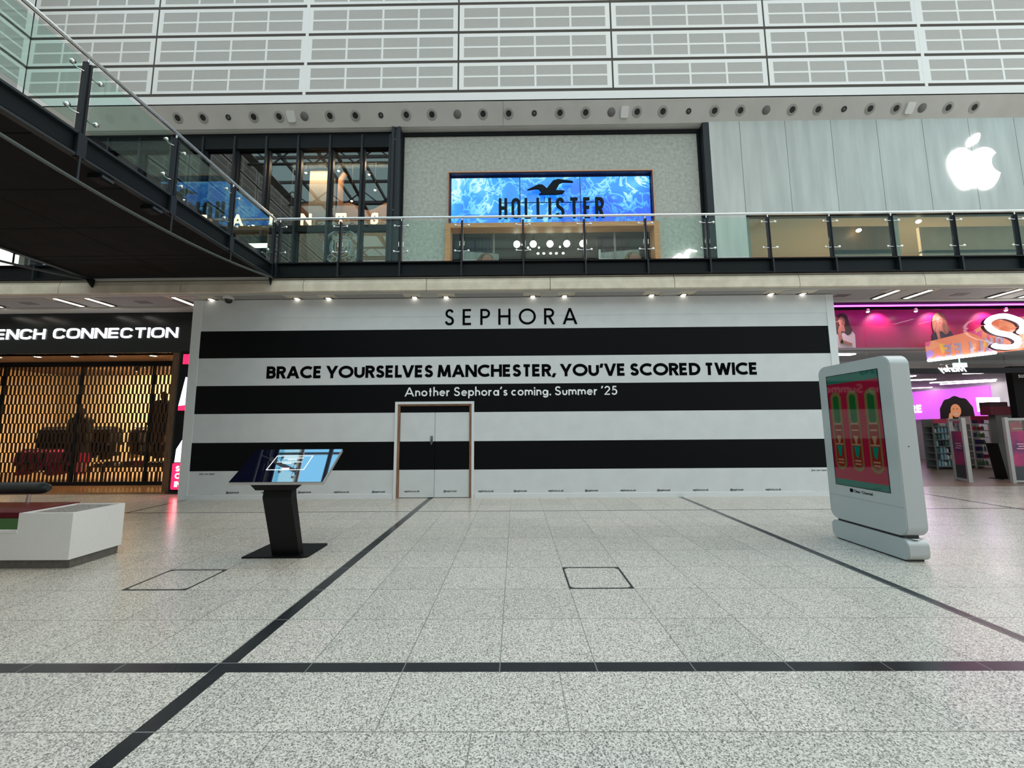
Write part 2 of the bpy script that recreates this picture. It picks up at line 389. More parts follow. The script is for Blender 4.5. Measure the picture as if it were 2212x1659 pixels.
def floor_material():
    m = bpy.data.materials.new('speckled_granite'); m.use_nodes = True; t = m.node_tree; E.nt = t
    b = t.nodes['Principled BSDF']
    tc = t.nodes.new('ShaderNodeTexCoord'); sp = t.nodes.new('ShaderNodeSeparateXYZ'); t.links.new(tc.outputs['Object'], sp.inputs[0])
    x, y = E(sp.outputs[0]), E(sp.outputs[1])
    dark = x.band(-1.85, .054).mx(x.band(3.52, .05)).mx(y.band(2.67, .05)).mx(y.band(7.415, .022)).mx(x.band(8.92, .04)).mx(x.band(-7.12, .03))
    far = y.gt(2.615)
    jf = x.grid(-.11, .6, .0035).mx(y.grid(2.72, .583, .0035))*far
    odd = y.gt(2.13)
    jn = y.grid(2.135, .59, .0035).mx(x.grid(-.705, .96, .003)*odd).mx(x.grid(-.23, .96, .003)*(odd*-1.0+1.0))*(far*-1.0+1.0)
    joint = jf.mx(jn)
    # speckle
    vo = t.nodes.new('ShaderNodeTexVoronoi'); vo.inputs['Scale'].default_value = 170; vo.inputs['Randomness'].default_value = 1
    nz = t.nodes.new('ShaderNodeTexNoise'); nz.inputs['Scale'].default_value = 92; nz.inputs['Detail'].default_value = 3
    t.links.new(tc.outputs['Object'], nz.inputs['Vector']); t.links.new(tc.outputs['Object'], vo.inputs['Vector'])
    sv = t.nodes.new('ShaderNodeSeparateColor'); t.links.new(vo.outputs['Color'], sv.inputs[0])
    fac = E(sv.outputs[0])*.55+E(nz.outputs['Fac'])*.62
    rp = t.nodes.new('ShaderNodeValToRGB'); cr = rp.color_ramp
    cr.elements[0].position = .24; cr.elements[0].color = (.085, .083, .078, 1)
    e = cr.elements.new(.43); e.color = (.28, .265, .24, 1); e = cr.elements.new(.56); e.color = (.50, .465, .415, 1)
    cr.elements[-1].position = .84; cr.elements[-1].color = (.73, .69, .62, 1)
    t.links.new(fac.s, rp.inputs[0])
    # slab to slab tone
    wn = t.nodes.new('ShaderNodeTexWhiteNoise'); wn.noise_dimensions = '2D'; cb = t.nodes.new('ShaderNodeCombineXYZ')
    t.links.new(E.m('FLOOR', (x+.11)*(1/.6)).s, cb.inputs[0]); t.links.new(E.m('FLOOR', (y-2.72)*(1/.583)).s, cb.inputs[1]); t.links.new(cb.outputs[0], wn.inputs['Vector'])
    tr = t.nodes.new('ShaderNodeValToRGB'); tr.color_ramp.elements[0].color = (.88, .87, .84, 1); tr.color_ramp.elements[1].color = (1, .965, .93, 1)
    e = tr.color_ramp.elements.new(.5); e.color = (.95, .945, .90, 1)
    t.links.new(wn.outputs['Value'], tr.inputs[0])
    def mix(f, a, bb, mode='MIX'):
        n = t.nodes.new('ShaderNodeMix'); n.data_type = 'RGBA'; n.blend_type = mode
        for i, v in ((0, f), (6, a), (7, bb)):
            if isinstance(v, E): t.links.new(v.s, n.inputs[i])
            elif hasattr(v, 'is_output'): t.links.new(v, n.inputs[i])
            else: n.inputs[i].default_value = v
        return n.outputs[2]
    base = mix(1.0, rp.outputs[0], tr.outputs[0], 'MULTIPLY')
    base = mix(joint*.72, base, (.13, .125, .11, 1))
    drk = mix(E(sv.outputs[1]), (.010, .012, .013, 1), (.026, .029, .031, 1))
    drk = mix(joint*.6, drk, (.25, .26, .25, 1))
    col = mix(dark, base, drk)
    t.links.new(col, b.inputs['Base Color'])
    n2 = t.nodes.new('ShaderNodeTexNoise'); n2.inputs['Scale'].default_value = 1.3; t.links.new(tc.outputs['Object'], n2.inputs['Vector'])
    t.links.new((E(n2.outputs['Fac'])*.10+.17).s, b.inputs['Roughness'])
    b.inputs['Specular IOR Level'].default_value = .5
    return m

# ------------------------------------------------------------------ floor, outer shell
mb = MB(); mb.box(-18, 22, -14, 10.02, -.2, 0)
struct('floor', mb, floor_material(), 'speckled grey granite paving with black inlaid strips')
XW = -16.9
mb = MB(); mb.box(-18, 22, -14.3, -14, 0, 12); struct('wall_south', mb, noisy('far_wall', (.30, .28, .25), (.40, .38, .34), .6, .8))
mb = MB(); mb.box(-18.3, -18, -14, 10, 0, 12.4); struct('wall_west', mb, MATS['far_wall'])
# glazed roof: steel bars with the sky between
mb = MB()
for i in range(16):
    X = -18+i*2.65; mb.box(X-.05, X+.05, -14, 13, 19.3, 19.55)
for i in range(11):
    Y = -14+i*2.65; mb.box(-18, 22, Y-.05, Y+.05, 19.3, 19.5)
for i in range(6):
    Y = -11+i*4.6
    mb.tube([(-18, Y, 18.3), (22, Y, 18.3)], .09, 8)
    for k in range(15):
        X = -18+k*2.65; mb.tube([(X, Y, 18.3), (X+1.32, Y, 19.35), (X+2.65, Y, 18.3)], .05, 6)
for k in (-12, -4, 4, 12):
    mb.tube([(k, -14, 18.0), (k+2, 13, 18.0)], .12, 8)
struct('ceiling', mb, mat('roof_steel', (.10, .105, .11), .5), 'glazed roof of dark steel bars and trusses')

# ------------------------------------------------------------------ upper wall with acoustic panels
YW = 12.4
mb = MB()
mb.box(-18, 22, YW+.06, YW+.4, 12.56, 19.3); mb.box(XW-.4, XW-.06, -14, YW+.2, 12.56, 19.3)
mb.box(-18, 22, YW, YW+.06, 12.56, 12.89); mb.box(XW-.06, XW, -14, YW, 12.56, 12.89)
wall = struct('wall_north', mb, [mat('upper_wall_white', (.74, .76, .765), .55)], 'white upper wall above the sloping band')
PANW = mat('panel_white', (.80, .82, .82), .5); PANG = noisy('perforated_grey', (.42, .42, .41), (.47, .47, .46), 60, .8)
SLOT = noisy('slot_shade', (.05, .045, .04), (.09, .08, .07), 40, .8, stretch=(1, 1, 8))
mb = MB(); mb.box(-18, 22, YW+.014, YW+.06, 12.89, 19.2); mb.box(XW-.06, XW-.014, -14, YW, 12.89, 19.2)
build('backing', mb, SLOT, wall, label='dark recess behind the panels')
def panel(x0, x1, z0, rot=False):
    m = MB()
    if rot: m.M = Matrix(((0, 1, 0, XW-YW), (1, 0, 0, 0), (0, 0, 1, 0), (0, 0, 0, 1)))
    H = 1.012; mg = .16; gp = .07; cw = (x1-x0-2*mg-3*gp)/4; rows = ((z0+.10, z0+.455), (z0+.525, z0+.88))
    cols = [(x0+mg+i*(cw+gp), x0+mg+i*(cw+gp)+cw) for i in range(4)]
    d = .014
    m.mat(0)
    m.box(x0, x1, YW, YW+d, z0, rows[0][0]); m.box(x0, x1, YW, YW+d, rows[0][1], rows[1][0]); m.box(x0, x1, YW, YW+d, rows[1][1], z0+H)
    for r0, r1 in rows:
        e = [x0]+[c for cc in cols for c in cc]+[x1]
        for i in range(0, len(e), 2): m.box(e[i], e[i+1], YW, YW+d, r0, r1)
    m.mat(1)
    for r0, r1 in rows:
        for c0, c1 in cols: m.box(c0, c1, YW+.005, YW+d, r0, r1)
    build('cladding_panel', m, [PANW, PANG], wall)
for k in range(5):
    z0 = 13.0+1.122*k
    for i in range(7):
        x0 = -17.74+5.29*i
        panel(max(x0+.03, XW+.0), x0+5.29-.03, z0) if i else panel(XW+.02, x0+5.26, z0)
    for j in range(4):
        panel(YW-.03-5.29*(j+1)+.06, YW-.03-5.29*j, z0, True)
# white vertical joint strips where the photo shows them broad
mb = MB()
for X in (-7.16, 14.0): mb.box(X-.05, X+.05, YW-.004, YW+.05, 12.88, 19.2)
build('joint_strip', mb, PANW, wall)

# sloping band carrying the nozzles, then flat soffit
BANDM = noisy('band_grey', (.46, .45, .425), (.50, .49, .465), 1.2, .8)
mb = MB(); mb.prismx([(YW, 12.56), (YW+.42, 12.0), (YW+.50, 12.0), (YW+.50, 12.6), (YW, 12.6)], -18, 22)
mb.box(-18, 22, YW+.50, 13.6, 11.98, 12.2)
for X in (-0.6, 9.9): mb.box(X, X+.012, YW+.41, YW+.42, 12.0, 12.02)
trim1 = struct('trim_1', mb, BANDM, 'grey sloping band under the white upper wall')
mb = MB()
for X in (-.35,): mb.prismx([(YW-.003, 12.56), (YW+.417, 11.998), (YW+.42, 12.0), (YW, 12.562)], X, X+.014)
build('joint', mb, mat('joint_grey', (.22, .21, .2), .8), trim1)
AX = Vector((0, -.80, -.60)); MID = Vector((0, YW+.215, 12.272))
DKH = mat('nozzle_black', (.004, .004, .004), .6); RING = mat('nozzle_ring', (.30, .30, .28), .5); RINGL = mat('nozzle_ring_light', (.33, .32, .30), .5)
SPKG = noisy('speaker_mesh_grey', (.13, .125, .12), (.17, .165, .16), 200, .8)
def nozzle(loc, label):
    t = thing('air_nozzle', label, 'air nozzle', loc, 'round air nozzles on the sloping band'); c = Vector(loc)
    m = MB(); m.lathe([(.175, 0), (.172, .010), (.140, .012), (.134, .006)], c, AX, 28); build('outer_ring', m, RINGL, t)
    m = MB(); m.lathe([(.136, .008), (.126, .020), (.100, .018), (.094, .006)], c, AX, 28); build('inner_ring', m, RING, t)
    m = MB(); m.lathe([(.098, .008), (.001, .007)], c, AX, 24); build('bore', m, DKH, t); return t
def roundel(name, loc, r, m1, label, cat, group, rim=None):
    t = thing(name, label, cat, loc, group); c = Vector(loc)
    m = MB(); m.lathe([(r, 0), (r, .012), (.001, .014)], c, AX, 24); build('face', m, m1, t)
    if rim: m = MB(); m.lathe([(r*1.25, 0), (r*1.2, .02), (r*.85, .022), (r*.85, .012)], c, AX, 24); build('rim', m, rim, t)
    return t
first_n = None; cnt = {0: 0, 3: 0, 1: 0}
for j in range(-5, 27):
    X = -7.22+.8835*j; loc = (X, MID.y, MID.z); k = j % 6
    where = ('behind the bridge glass, ' if X < -8.8 else 'over the dark glazing, ' if X < -4.3 else 'over the plaster front, ' if X < 6.5 else 'over the steel panels, ')
    if k == 0:
        cnt[0] += 1
        roundel('round_speaker', loc, .135, SPKG, 'flat grey speaker disc %s%s disc from the left' % (where, ORD[cnt[0]-1]), 'speaker', 'grey speaker discs on the sloping band')
    elif k == 3:
        cnt[3] += 1
        roundel('small_downlight', loc, .070, mat('lens_dull', (.10, .095, .09), .3), 'small dark downlight %s%s downlight from the left' % (where, ORD[cnt[3]-1]), 'downlight', 'small downlights on the sloping band', DKH)
    else:
        cnt[1] += 1
        lab = 'round air nozzle %s%s nozzle from the left' % (where, ORD[cnt[1]-1])
        if first_n is None: first_n = nozzle(loc, lab)
        else: dup(first_n, loc, lab)
for X, lab in ((-7.67, 'small white motion detector between nozzles over the dark glazing'), (3.83, 'white square sensor box on the band above the bird sign'), (13.54, 'grey square sensor box on the band left of the fruit logo')):
    m = MB(); R = Matrix.Translation(Vector((X, MID.y, MID.z))) @ Matrix.Rotation(math.radians(36.9), 4, 'X')
    m.M = R; m.rrect(-.13, .13, -.17, .17, .05, -.07, 0); solid('sensor_box', m, mat('sensor_white', (.66, .66, .64), .5), lab, 'sensor', (X, MID.y, MID.z))

# ------------------------------------------------------------------ upper level shopfronts (Y = 13.1)
YF = 13.1
# balcony deck
mb = MB(); mb.box(-18, 22, 8.5, 20, 4.77, 4.95); struct('floor_upper', mb, mat('deck_stone', (.40, .39, .37), .4))
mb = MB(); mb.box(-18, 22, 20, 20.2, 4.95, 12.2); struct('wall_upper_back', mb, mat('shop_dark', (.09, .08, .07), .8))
def column(x0, x1, lab):
    t = thing('steel_column', lab, 'column', ((x0+x1)/2, YF-.2, 4.95), 'dark steel columns between the upper shops')
    m = MB(); m.box(x0, x0+.1, YF-.3, YF, 4.95, 12.0); m.box(x1-.1, x1, YF-.3, YF, 4.95, 12.0); m.box(x0+.1, x1-.1, YF-.24, YF, 4.95, 12.0); build('shaft', m, STEEL, t)
    m = MB()
    for z in (11.55, 8.95): 
        for dx in (-.055, .055): m.lathe([(.001, 0), (.018, 0), (.018, .012), (.001, .016)], ((x0+x1)/2+dx, YF-.24, z), (0, -1, 0), 10)
    build('bolts', m, CHROME, t)
column(-4.24, -3.93, 'dark steel column left of the plaster shopfront'); column(6.57, 6.77, 'dark steel column between plaster shopfront and steel panels')
# -- glazed clothes shop on the left
t = thing('glazed_shopfront', 'dark framed glazed shopfront with bronze serif letters, upper level left', 'shopfront', (-9.5, YF, 4.95))
m = MB(); m.box(-16.8, -4.25, YF-.08, YF+.25, 11.40, 11.98); build('header', m, STEEL2, t)
MULX = [-4.345]+[-5.34-1.132*i for i in range(11)]
for X in MULX:
    m = MB(); m.box(X-.035, X+.035, YF-.12, YF, 4.95, 11.86); m.box(X-.09, X+.09, YF, YF+.12, 4.95, 11.42); build('mullion', m, STEEL, t)
m = MB(); m.box(-16.8, -4.26, YF-.03, YF+.12, 8.32, 8.54); m.box(-16.8, -4.26, YF-.03, YF+.12, 4.95, 5.1); build('transom', m, STEEL2, t)
GSH = glass('shop_glass', (.62, .62, .60), .085)
m = MB()
for a, b in zip(MULX[:-1], MULX[1:]):
    m.box(b+.09, a-.09, YF+.05, YF+.07, 5.1, 8.32); m.box(b+.09, a-.09, YF+.05, YF+.07, 8.54, 11.40)
build('glass', m, GSH, t)
BRZ = glow('letter_bronze_lit', (1.0, .80, .55), .75)
for ch, cx in (('A', -14.4), ('L', -13.2), ('L', -12.0), ('S', -10.8), ('A', -9.59), ('I', -8.42), ('N', -7.2), ('T', -5.99), ('S', -4.82)):
    wd = {'I': .10, 'S': .27}.get(ch, .37)
    mm = text(ch, cx-wd/2, cx+wd/2, 8.535, .40, YF-.10, SERIF, w=.19 if ch != 'A' else .15, t=.05); build('letter', mm, BRZ, t)
def shop_area(x, y, z, sx, sy, e, c):  # area fill added to brighten the upper shop interiors, no visible fitting
    l = bpy.data.lights.new('shop_fill', 'AREA'); l.shape = 'RECTANGLE'; l.size = sx; l.size_y = sy; l.energy = e; l.color = c
    o = bpy.data.objects.new('shop_fill', l); COL.objects.link(o); o.location = (x, y, z)
shop_area(-6.4, 14.1, 11.5, 4, .3, 150, (1, .75, .5)); shop_area(14, 14.5, 8.85, 9, .5, 620, (1, .80, .58)); shop_area(1.3, 15.5, 9.0, 4, .4, 60, (1, .93, .8))
# round club crest on the lower glass, built as rings, shield and ship in pale line
m = MB(); CY = YF-.02; cx, cz = -5.955, 7.745
CR = mat('crest_lines', (.16, .25, .25), .5)
for r, wd in ((.63, .05), (.57, .015), (.40, .03)):
    ribbon(m, arc(cx, cz, r, r, 90, 450, 40), wd, CY, CY+.004)
ribbon(m, [(cx-.22, cz+.24), (cx+.22, cz+.24), (cx+.22, cz-.02)]+arc(cx, cz-.02, .22, .28, 0, -180, 14)+[(cx-.22, cz+.24)], .03, CY, CY+.004)
ribbon(m, [(cx-.16, cz+.04), (cx+.16, cz+.04)], .03, CY, CY+.004); ribbon(m, [(cx-.12, cz+.02), (cx-.06, cz-.06), (cx+.08, cz-.06), (cx+.14, cz+.02)], .05, CY, CY+.004)
for dx in (-.05, .05): ribbon(m, [(cx+dx, cz+.05), (cx+dx, cz+.2)], .02, CY, CY+.004)
for s0 in (-1, 1): ribbon(m, [(cx+s0*.30, cz+.2), (cx+s0*.34, cz), (cx+s0*.26, cz-.22)], .06, CY, CY+.004)
for k in range(3): ribbon(m, [(cx-.14+.07*k, cz-.2), (cx-.02+.07*k, cz-.1)], .02, CY, CY+.004)
for k in range(20):
    if 2 <= k <= 7 or 12 <= k <= 18:
        a = math.radians(k*18); ribbon(m, [(cx+.44*math.cos(a), cz+.44*math.sin(a)), (cx+.53*math.cos(a), cz+.53*math.sin(a))], .035, CY, CY+.004)
build('crest', m, CR, t, label='round pale crest with shield and ship')
# interior
WOODI = noisy('orange_wood', (.34, .17, .08), (.46, .25, .12), 2, .5, stretch=(1, 1, .3)); CREAM = mat('cream_wall', (.52, .46, .36), .8)
t = thing('curved_timber_wall', 'orange timber wall with a wavy top above cream panels inside the glazed shop', 'wall', (-6.3, 15, 4.95))
m = MB(); tp = [(-8.7+i*.11, 10.35+.16*math.sin(i*.42)) for i in range(41)]; m.prism([(-8.7, 9.30)]+[(-4.3, 9.30)]+tp[::-1], 15.0, 15.1); build('timber_band', m, WOODI, t)
m = MB(); m.box(-8.7, -4.3, 15.0, 15.1, 4.95, 9.30); build('cream_panels', m, CREAM, t)
m = MB(); m.tube([(-6.75, 14.55, 9.3), (-6.75, 14.55, 11.2), (-6.6, 14.55, 11.45)], .11, 10); build('timber_arch', m, WOODI, t)
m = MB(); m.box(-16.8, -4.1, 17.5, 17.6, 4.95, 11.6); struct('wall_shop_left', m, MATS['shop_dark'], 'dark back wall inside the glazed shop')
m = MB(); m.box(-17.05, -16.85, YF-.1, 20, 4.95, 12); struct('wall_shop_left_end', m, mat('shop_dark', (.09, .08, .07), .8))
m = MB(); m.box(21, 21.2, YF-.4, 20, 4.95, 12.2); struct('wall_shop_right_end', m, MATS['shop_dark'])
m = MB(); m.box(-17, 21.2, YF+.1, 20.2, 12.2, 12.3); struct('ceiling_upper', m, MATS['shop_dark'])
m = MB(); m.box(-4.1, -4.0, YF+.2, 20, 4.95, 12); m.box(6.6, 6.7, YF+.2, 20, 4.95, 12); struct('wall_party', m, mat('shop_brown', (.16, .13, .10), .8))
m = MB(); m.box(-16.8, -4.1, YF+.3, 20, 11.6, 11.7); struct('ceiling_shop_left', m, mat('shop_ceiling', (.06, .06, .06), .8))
m = MB(); m.box(-7.9, -7.1, 14.4, 14.9, 4.95, 11.6); solid('pale_pier', m, CREAM, 'pale square pier behind the left shop glass', 'pier', (-7.5, 14.6, 4.95))
m = MB(); 
for k in range(16):
    z = 5.3+k*.38; m.box(-12.6, -8.4, 14.0, 14.05, z, z+.24)
for X in (-12.65, -10.5, -8.4): m.box(X, X+.06, 14.0, 14.05, 4.95, 11.3)
solid('slatted_screen', m, mat('slat_dark', (.035, .035, .035), .6), 'dark horizontal slatted screen behind the shop glass', 'screen', (-10.5, 14.0, 4.95))
LAMPW = glow('lamp_warm', (1, .86, .62), 9)
sp0 = None
for i, (X, Y, Z) in enumerate(((-12.8, 14.5, 10.4), (-10.2, 14.5, 9.3), (-9.5, 13.7, 8.9), (-7.9, 14.1, 11.2), (-6.75, 14.3, 11.4), (-5.6, 14.4, 11.3), (-5.2, 14.0, 10.4), (-6.15, 14.2, 10.1), (-6.9, 14.2, 9.8), (-4.7, 14.5, 11.9-.45))):
    lab = 'small warm spotlight behind the glazed shopfront, %s from the left' % ORD[i]
    t = thing('spotlight', lab, 'spotlight', (X, Y, Z), 'warm spotlights in the glazed shop')
    m = MB(); m.tube([(X, Y, Z+.03), (X, Y, 11.58)], .012, 6); build('stem', m, STEEL2, t)
    m = MB(); m.lathe([(.05, .12), (.06, 0), (.055, 0), (.045, .11)], (X, Y, Z), (0, 0, 1), 12); build('can', m, STEEL2, t)
    m = MB(); m.ball((X, Y, Z+.02), .05, n=10, m=6); build('bulb', m, LAMPW, t)
# -- plaster shopfront with the seagull sign
PLG = noisy('greenish_plaster', (.33, .345, .315), (.44, .455, .42), 9, .85, detail=10, bump=.3)
t = thing('plaster_shopfront', 'rough grey green plaster shopfront with timber framed opening', 'shopfront', (1.3, YF, 4.95))
m = MB(); m.box(-3.93, -2.27, YF, YF+.2, 4.95, 11.82); m.box(4.85, 6.56, YF, YF+.2, 4.95, 11.82); m.box(-2.27, 4.85, YF, YF+.2, 10.42, 11.82)
build('wall_face', m, PLG, t)
m = MB(); m.box(-3.93, 6.56, YF-.06, YF+.2, 11.82, 11.94); m.box(-3.93, -3.86, YF-.05, YF, 4.95, 11.82); m.box(6.48, 6.56, YF-.05, YF, 4.95, 11.82); build('dark_border', m, STEEL2, t)
TIM = noisy('honey_timber', (.46, .19, .06), (.58, .26, .09), 5, .5, stretch=(.4, 4, 4))
m = MB(); m.box(-2.36, 4.96, YF-.14, YF+.3, 8.34, 8.50); m.box(-2.36, -2.18, YF-.14, YF+.3, 4.95, 8.34); m.box(4.78, 4.96, YF-.14, YF+.3, 4.95, 8.34); build('timber_frame', m, TIM, t)
m = MB()
for X in (-.72, .32, 2.52, 3.55): m.box(X-.03, X+.03, YF+.32, YF+.36, 4.95, 8.34)
m.box(-2.18, 4.78, YF+.32, YF+.36, 7.2, 7.26); build('glazing_bar', m, mat('bar_grey', (.18, .18, .17), .5), t)
m = MB(); m.box(-2.18, 4.78, YF+.34, YF+.35, 4.95, 8.34); build('glass', m, glass('clear_shop_glass', (.85, .87, .86), .008), t)
m = MB(); m.box(-3.9, 6.5, 18.0, 18.1, 4.95, 9.2); struct('wall_shop_middle', m, noisy('teal_dark', (.02, .05, .06), (.05, .07, .06), .8, .7))
m = MB(); m.box(-3.9, 6.5, YF+.5, 18, 9.1, 9.2); struct('ceiling_shop_middle', m, mat('dim_ceiling', (.10, .10, .09), .8))
for X0, X1, lab in ((-1.95, -.95, 'left'), (3.3, 4.4, 'right')):
    m = MB(); n = 14
    pts = [(X0+(X1-X0)*i/n, 15.2+.05*(i % 2)) for i in range(n+1)]; m.prismz(pts+[(x, y+.03) for x, y in pts[::-1]], 4.95, 9.1)
    solid('curtain', m, mat('curtain_navy' if lab == 'left' else 'curtain_plum', (.01, .03, .07) if lab == 'left' else (.05, .02, .06), .9), 'dark hanging curtain at the %s inside the plaster shopfront' % lab, 'curtain', ((X0+X1)/2, 15.2, 4.95))
GLB = glow('globe_white', (1, .96, .85), 12)
for i, X in enumerate((.1, .70, 1.31, 1.92, 2.51)):
    t = thing('globe_pendant', 'large white globe lamp in the plaster shopfront, %s from the left' % ORD[i], 'pendant lamp', (X, 13.9, 8.2), 'white globe lamps')
    m = MB(); m.tube([(X, 13.9, 8.2), (X, 13.9, 9.1)], .01, 6); build('cord', m, STEEL2, t)
    m = MB(); m.ball((X, 13.9, 8.17), .12, n=16, m=10); build('globe', m, GLB, t)
for i, X in enumerate((.95, 1.18, 1.45, 1.68, 1.95)):
    m = MB(); m.ball((X, 15.2, 8.4), .05, .05, .035, n=10, m=6)
    solid('small_bulb', m, GLB, 'small bulb below the globe lamps, %s from the left' % ORD[i], 'bulb', (X, 15.2, 8.4), 'small bulbs below the globes')
for i, (X, Z) in enumerate(((.32, 8.22), (.52, 8.1), (.93, 8.1), (1.72, 8.12), (2.62, 8.12))):
    m = MB(); m.ball((X, 14.3, Z+.12), .035, n=8, m=5)
    solid('tiny_bulb', m, GLB, 'tiny bright bulb between the globe lamps, %s from the left' % ORD[i], 'bulb', (X, 14.3, Z+.12), 'tiny bulbs between the globes')
# window posters of a blonde person
SKIN = mat('print_skin', (.62, .32, .24), .6); HAIR = noisy('print_hair', (.16, .09, .05), (.55, .38, .22), 14, .7, stretch=(1, 1, .2)); PRW = noisy('print_backdrop', (.40, .44, .44), (.55, .58, .57), 2, .5, stretch=(4, 1, .1))
for X0, X1, fx, tilt, lab in ((-1.86, -.55, -1.02, -.12, 'left'), (3.02, 4.46, 4.22, .12, 'right')):
    t = thing('window_poster', 'poster of a blonde person at the %s of the shop window' % lab, 'poster', ((X0+X1)/2, 13.65, 4.95))
    zt = 7.75; m = MB(); m.prism([(X0, 4.95), (X1, 4.95), (X1, zt+tilt*.5), (X0, zt-tilt*.5)], 13.64, 13.67); build('sheet', m, PRW, t)
    m = MB(); m.prism([(X0, 4.95), (X0+.06, 4.95), (X0+.06, zt+.05), (X0, zt+.05)], 13.60, 13.64); m.box(X0, fx-.35, 13.61, 13.64, 7.42, 7.47); build('easel', m, PANW, t)
    m = MB(); m.prism(arc(fx, 7.42, .30, .30, 0, 180)+[(fx-.42, 6.5), (fx+.42, 6.5)], 13.625, 13.64); build('hair', m, HAIR, t)
    m = MB(); m.prism(arc(fx+.06, 7.36, .20, .30, 0, 360, 20)[:-1], 13.61, 13.625); m.prism([(fx-.5, 4.95), (fx+.5, 4.95), (fx+.4, 6.5), (fx-.4, 6.5)], 13.61, 13.625); build('face', m, SKIN, t)
    m = MB()
    for dx in (-.04, .14): m.prism(arc(fx+dx, 7.40, .045, .022, 0, 360, 10)[:-1], 13.6, 13.61)
    m.prism(arc(fx+.07, 7.20, .07, .025, 0, 360, 10)[:-1], 13.6, 13.61); m.tube([(fx+.07, 13.605, 7.36), (fx+.09, 13.605, 7.28)], .008, 5); build('features', m, mat('print_dark', (.10, .03, .03), .6), t)
# sea screen sign
def sea_material():
    m = bpy.data.materials.new('sea_foam_screen'); m.use_nodes = True; t = m.node_tree; b = t.nodes['Principled BSDF']
    tc = t.nodes.new('ShaderNodeTexCoord'); n = t.nodes.new('ShaderNodeTexNoise'); n.inputs['Scale'].default_value = 1.4; n.inputs['Detail'].default_value = 6; n.inputs['Distortion'].default_value = 1.6
    v = t.nodes.new('ShaderNodeTexVoronoi'); v.feature = 'DISTANCE_TO_EDGE'; v.inputs['Scale'].default_value = 3.4
    ad = t.nodes.new('ShaderNodeMix'); ad.data_type = 'VECTOR'; ad.inputs[0].default_value = .62
    t.links.new(tc.outputs['Object'], n.inputs['Vector']); t.links.new(tc.outputs['Object'], ad.inputs[4]); t.links.new(n.outputs['Color'], ad.inputs[5]); t.links.new(ad.outputs[1], v.inputs['Vector'])
    n2 = t.nodes.new('ShaderNodeTexNoise'); n2.inputs['Scale'].default_value = .55; n2.inputs['Detail'].default_value = 6; t.links.new(tc.outputs['Object'], n2.inputs['Vector'])
    E.nt = t; sp = t.nodes.new('ShaderNodeSeparateXYZ'); t.links.new(tc.outputs['Object'], sp.inputs[0])
    foam = E.m('SUBTRACT', 1.0, E.m('MULTIPLY', E(v.outputs['Distance']), 9.0, clamp=True))
    tot = foam*E(n2.outputs['Fac'])*.52+E(n2.outputs['Fac'])*.95+E(sp.outputs['Z'])*.15-E(sp.outputs['X'])*.045-.08
    r = t.nodes.new('ShaderNodeValToRGB'); c = r.color_ramp
    c.elements[0].position = .28; c.elements[0].color = (.006, .09, .66, 1); e = c.elements.new(.5); e.color = (.02, .27, .86, 1)
    e = c.elements.new(.64); e.color = (.12, .50, .95, 1); c.elements[-1].position = .95; c.elements[-1].color = (.72, .88, 1, 1)
    t.links.new(tot.s, r.inputs[0]); t.links.new(r.outputs[0], b.inputs['Emission Color']); b.inputs['Emission Strength'].default_value = 1.05
    b.inputs['Base Color'].default_value = (.01, .01, .02, 1); b.inputs['Roughness'].default_value = .3; return m
t = thing('seagull_sign', 'wide blue sea foam screen sign with seagull and black lettering', 'sign', (1.3, YF+.1, 9.45))
m = MB(); m.box(-2.27, 4.85, YF+.16, YF+.2, 8.50, 10.42); m.frame(-2.27, 4.85, 8.50, 10.42, .03, YF-.02, YF+.16)
build('surround', m, mat('navy_box', (.01, .015, .06), .4), t)
m = MB(); m.frame(-2.30, 4.88, 8.47, 10.45, .03, YF-.05, YF+.02); build('copper_edge', m, mat('copper', (.45, .22, .12), .35, .7), t)
for a, b_ in ((-2.2, .205), (.235, 2.33), (2.36, 4.79)):
    m = MB(); m.box(a, b_, YF+.12, YF+.15, 8.54, 10.31); build('screen', m, sea_material() if 'sea_foam_screen' not in bpy.data.materials else bpy.data.materials['sea_foam_screen'], t)
DKL = mat('sign_slate', (.010, .016, .022), .8, 0, .1)
for ch, mm in text('HOLLISTER', -.52, 3.13, 8.70, .74, YF-.06, COND, w=.13, track=.22, t=.06, sub=True): build('letter', mm, DKL, t)
m = MB(); m.box(-.5, 3.1, YF+.03, YF+.05, 9.31, 9.33)
for X in (1.07, 1.48): m.box(X, X+.015, YF+.03, YF+.05, 9.33, 9.52)
build('mounting_rail', m, DKL, t)
BIRD = [(.48, 9.75), (.86, 9.94), (1.0, 9.93), (1.16, 9.80), (1.38, 10.08), (1.56, 10.13), (2.02, 10.06), (2.08, 10.02), (1.72, 10.03), (1.60, 9.98), (1.46, 9.72), (1.78, 9.70), (1.70, 9.60), (1.50, 9.58), (.88, 9.58), (.98, 9.66), (.86, 9.79), (.74, 9.79)]
m = MB(); m.prism(BIRD, YF-.06, YF+.02); build('seagull', m, DKL, t)
m = MB(); m.prism([(5.38+(x-.48)*.52, 7.06+(z-9.58)*.80) for x, z in BIRD], YF-.12, YF-.06)
solid('bird_light', m, glow('bird_white_lit', (1, .93, .95), 2.5), 'small white glowing bird sign right of the timber frame', 'sign', (5.8, YF-.1, 7.1))
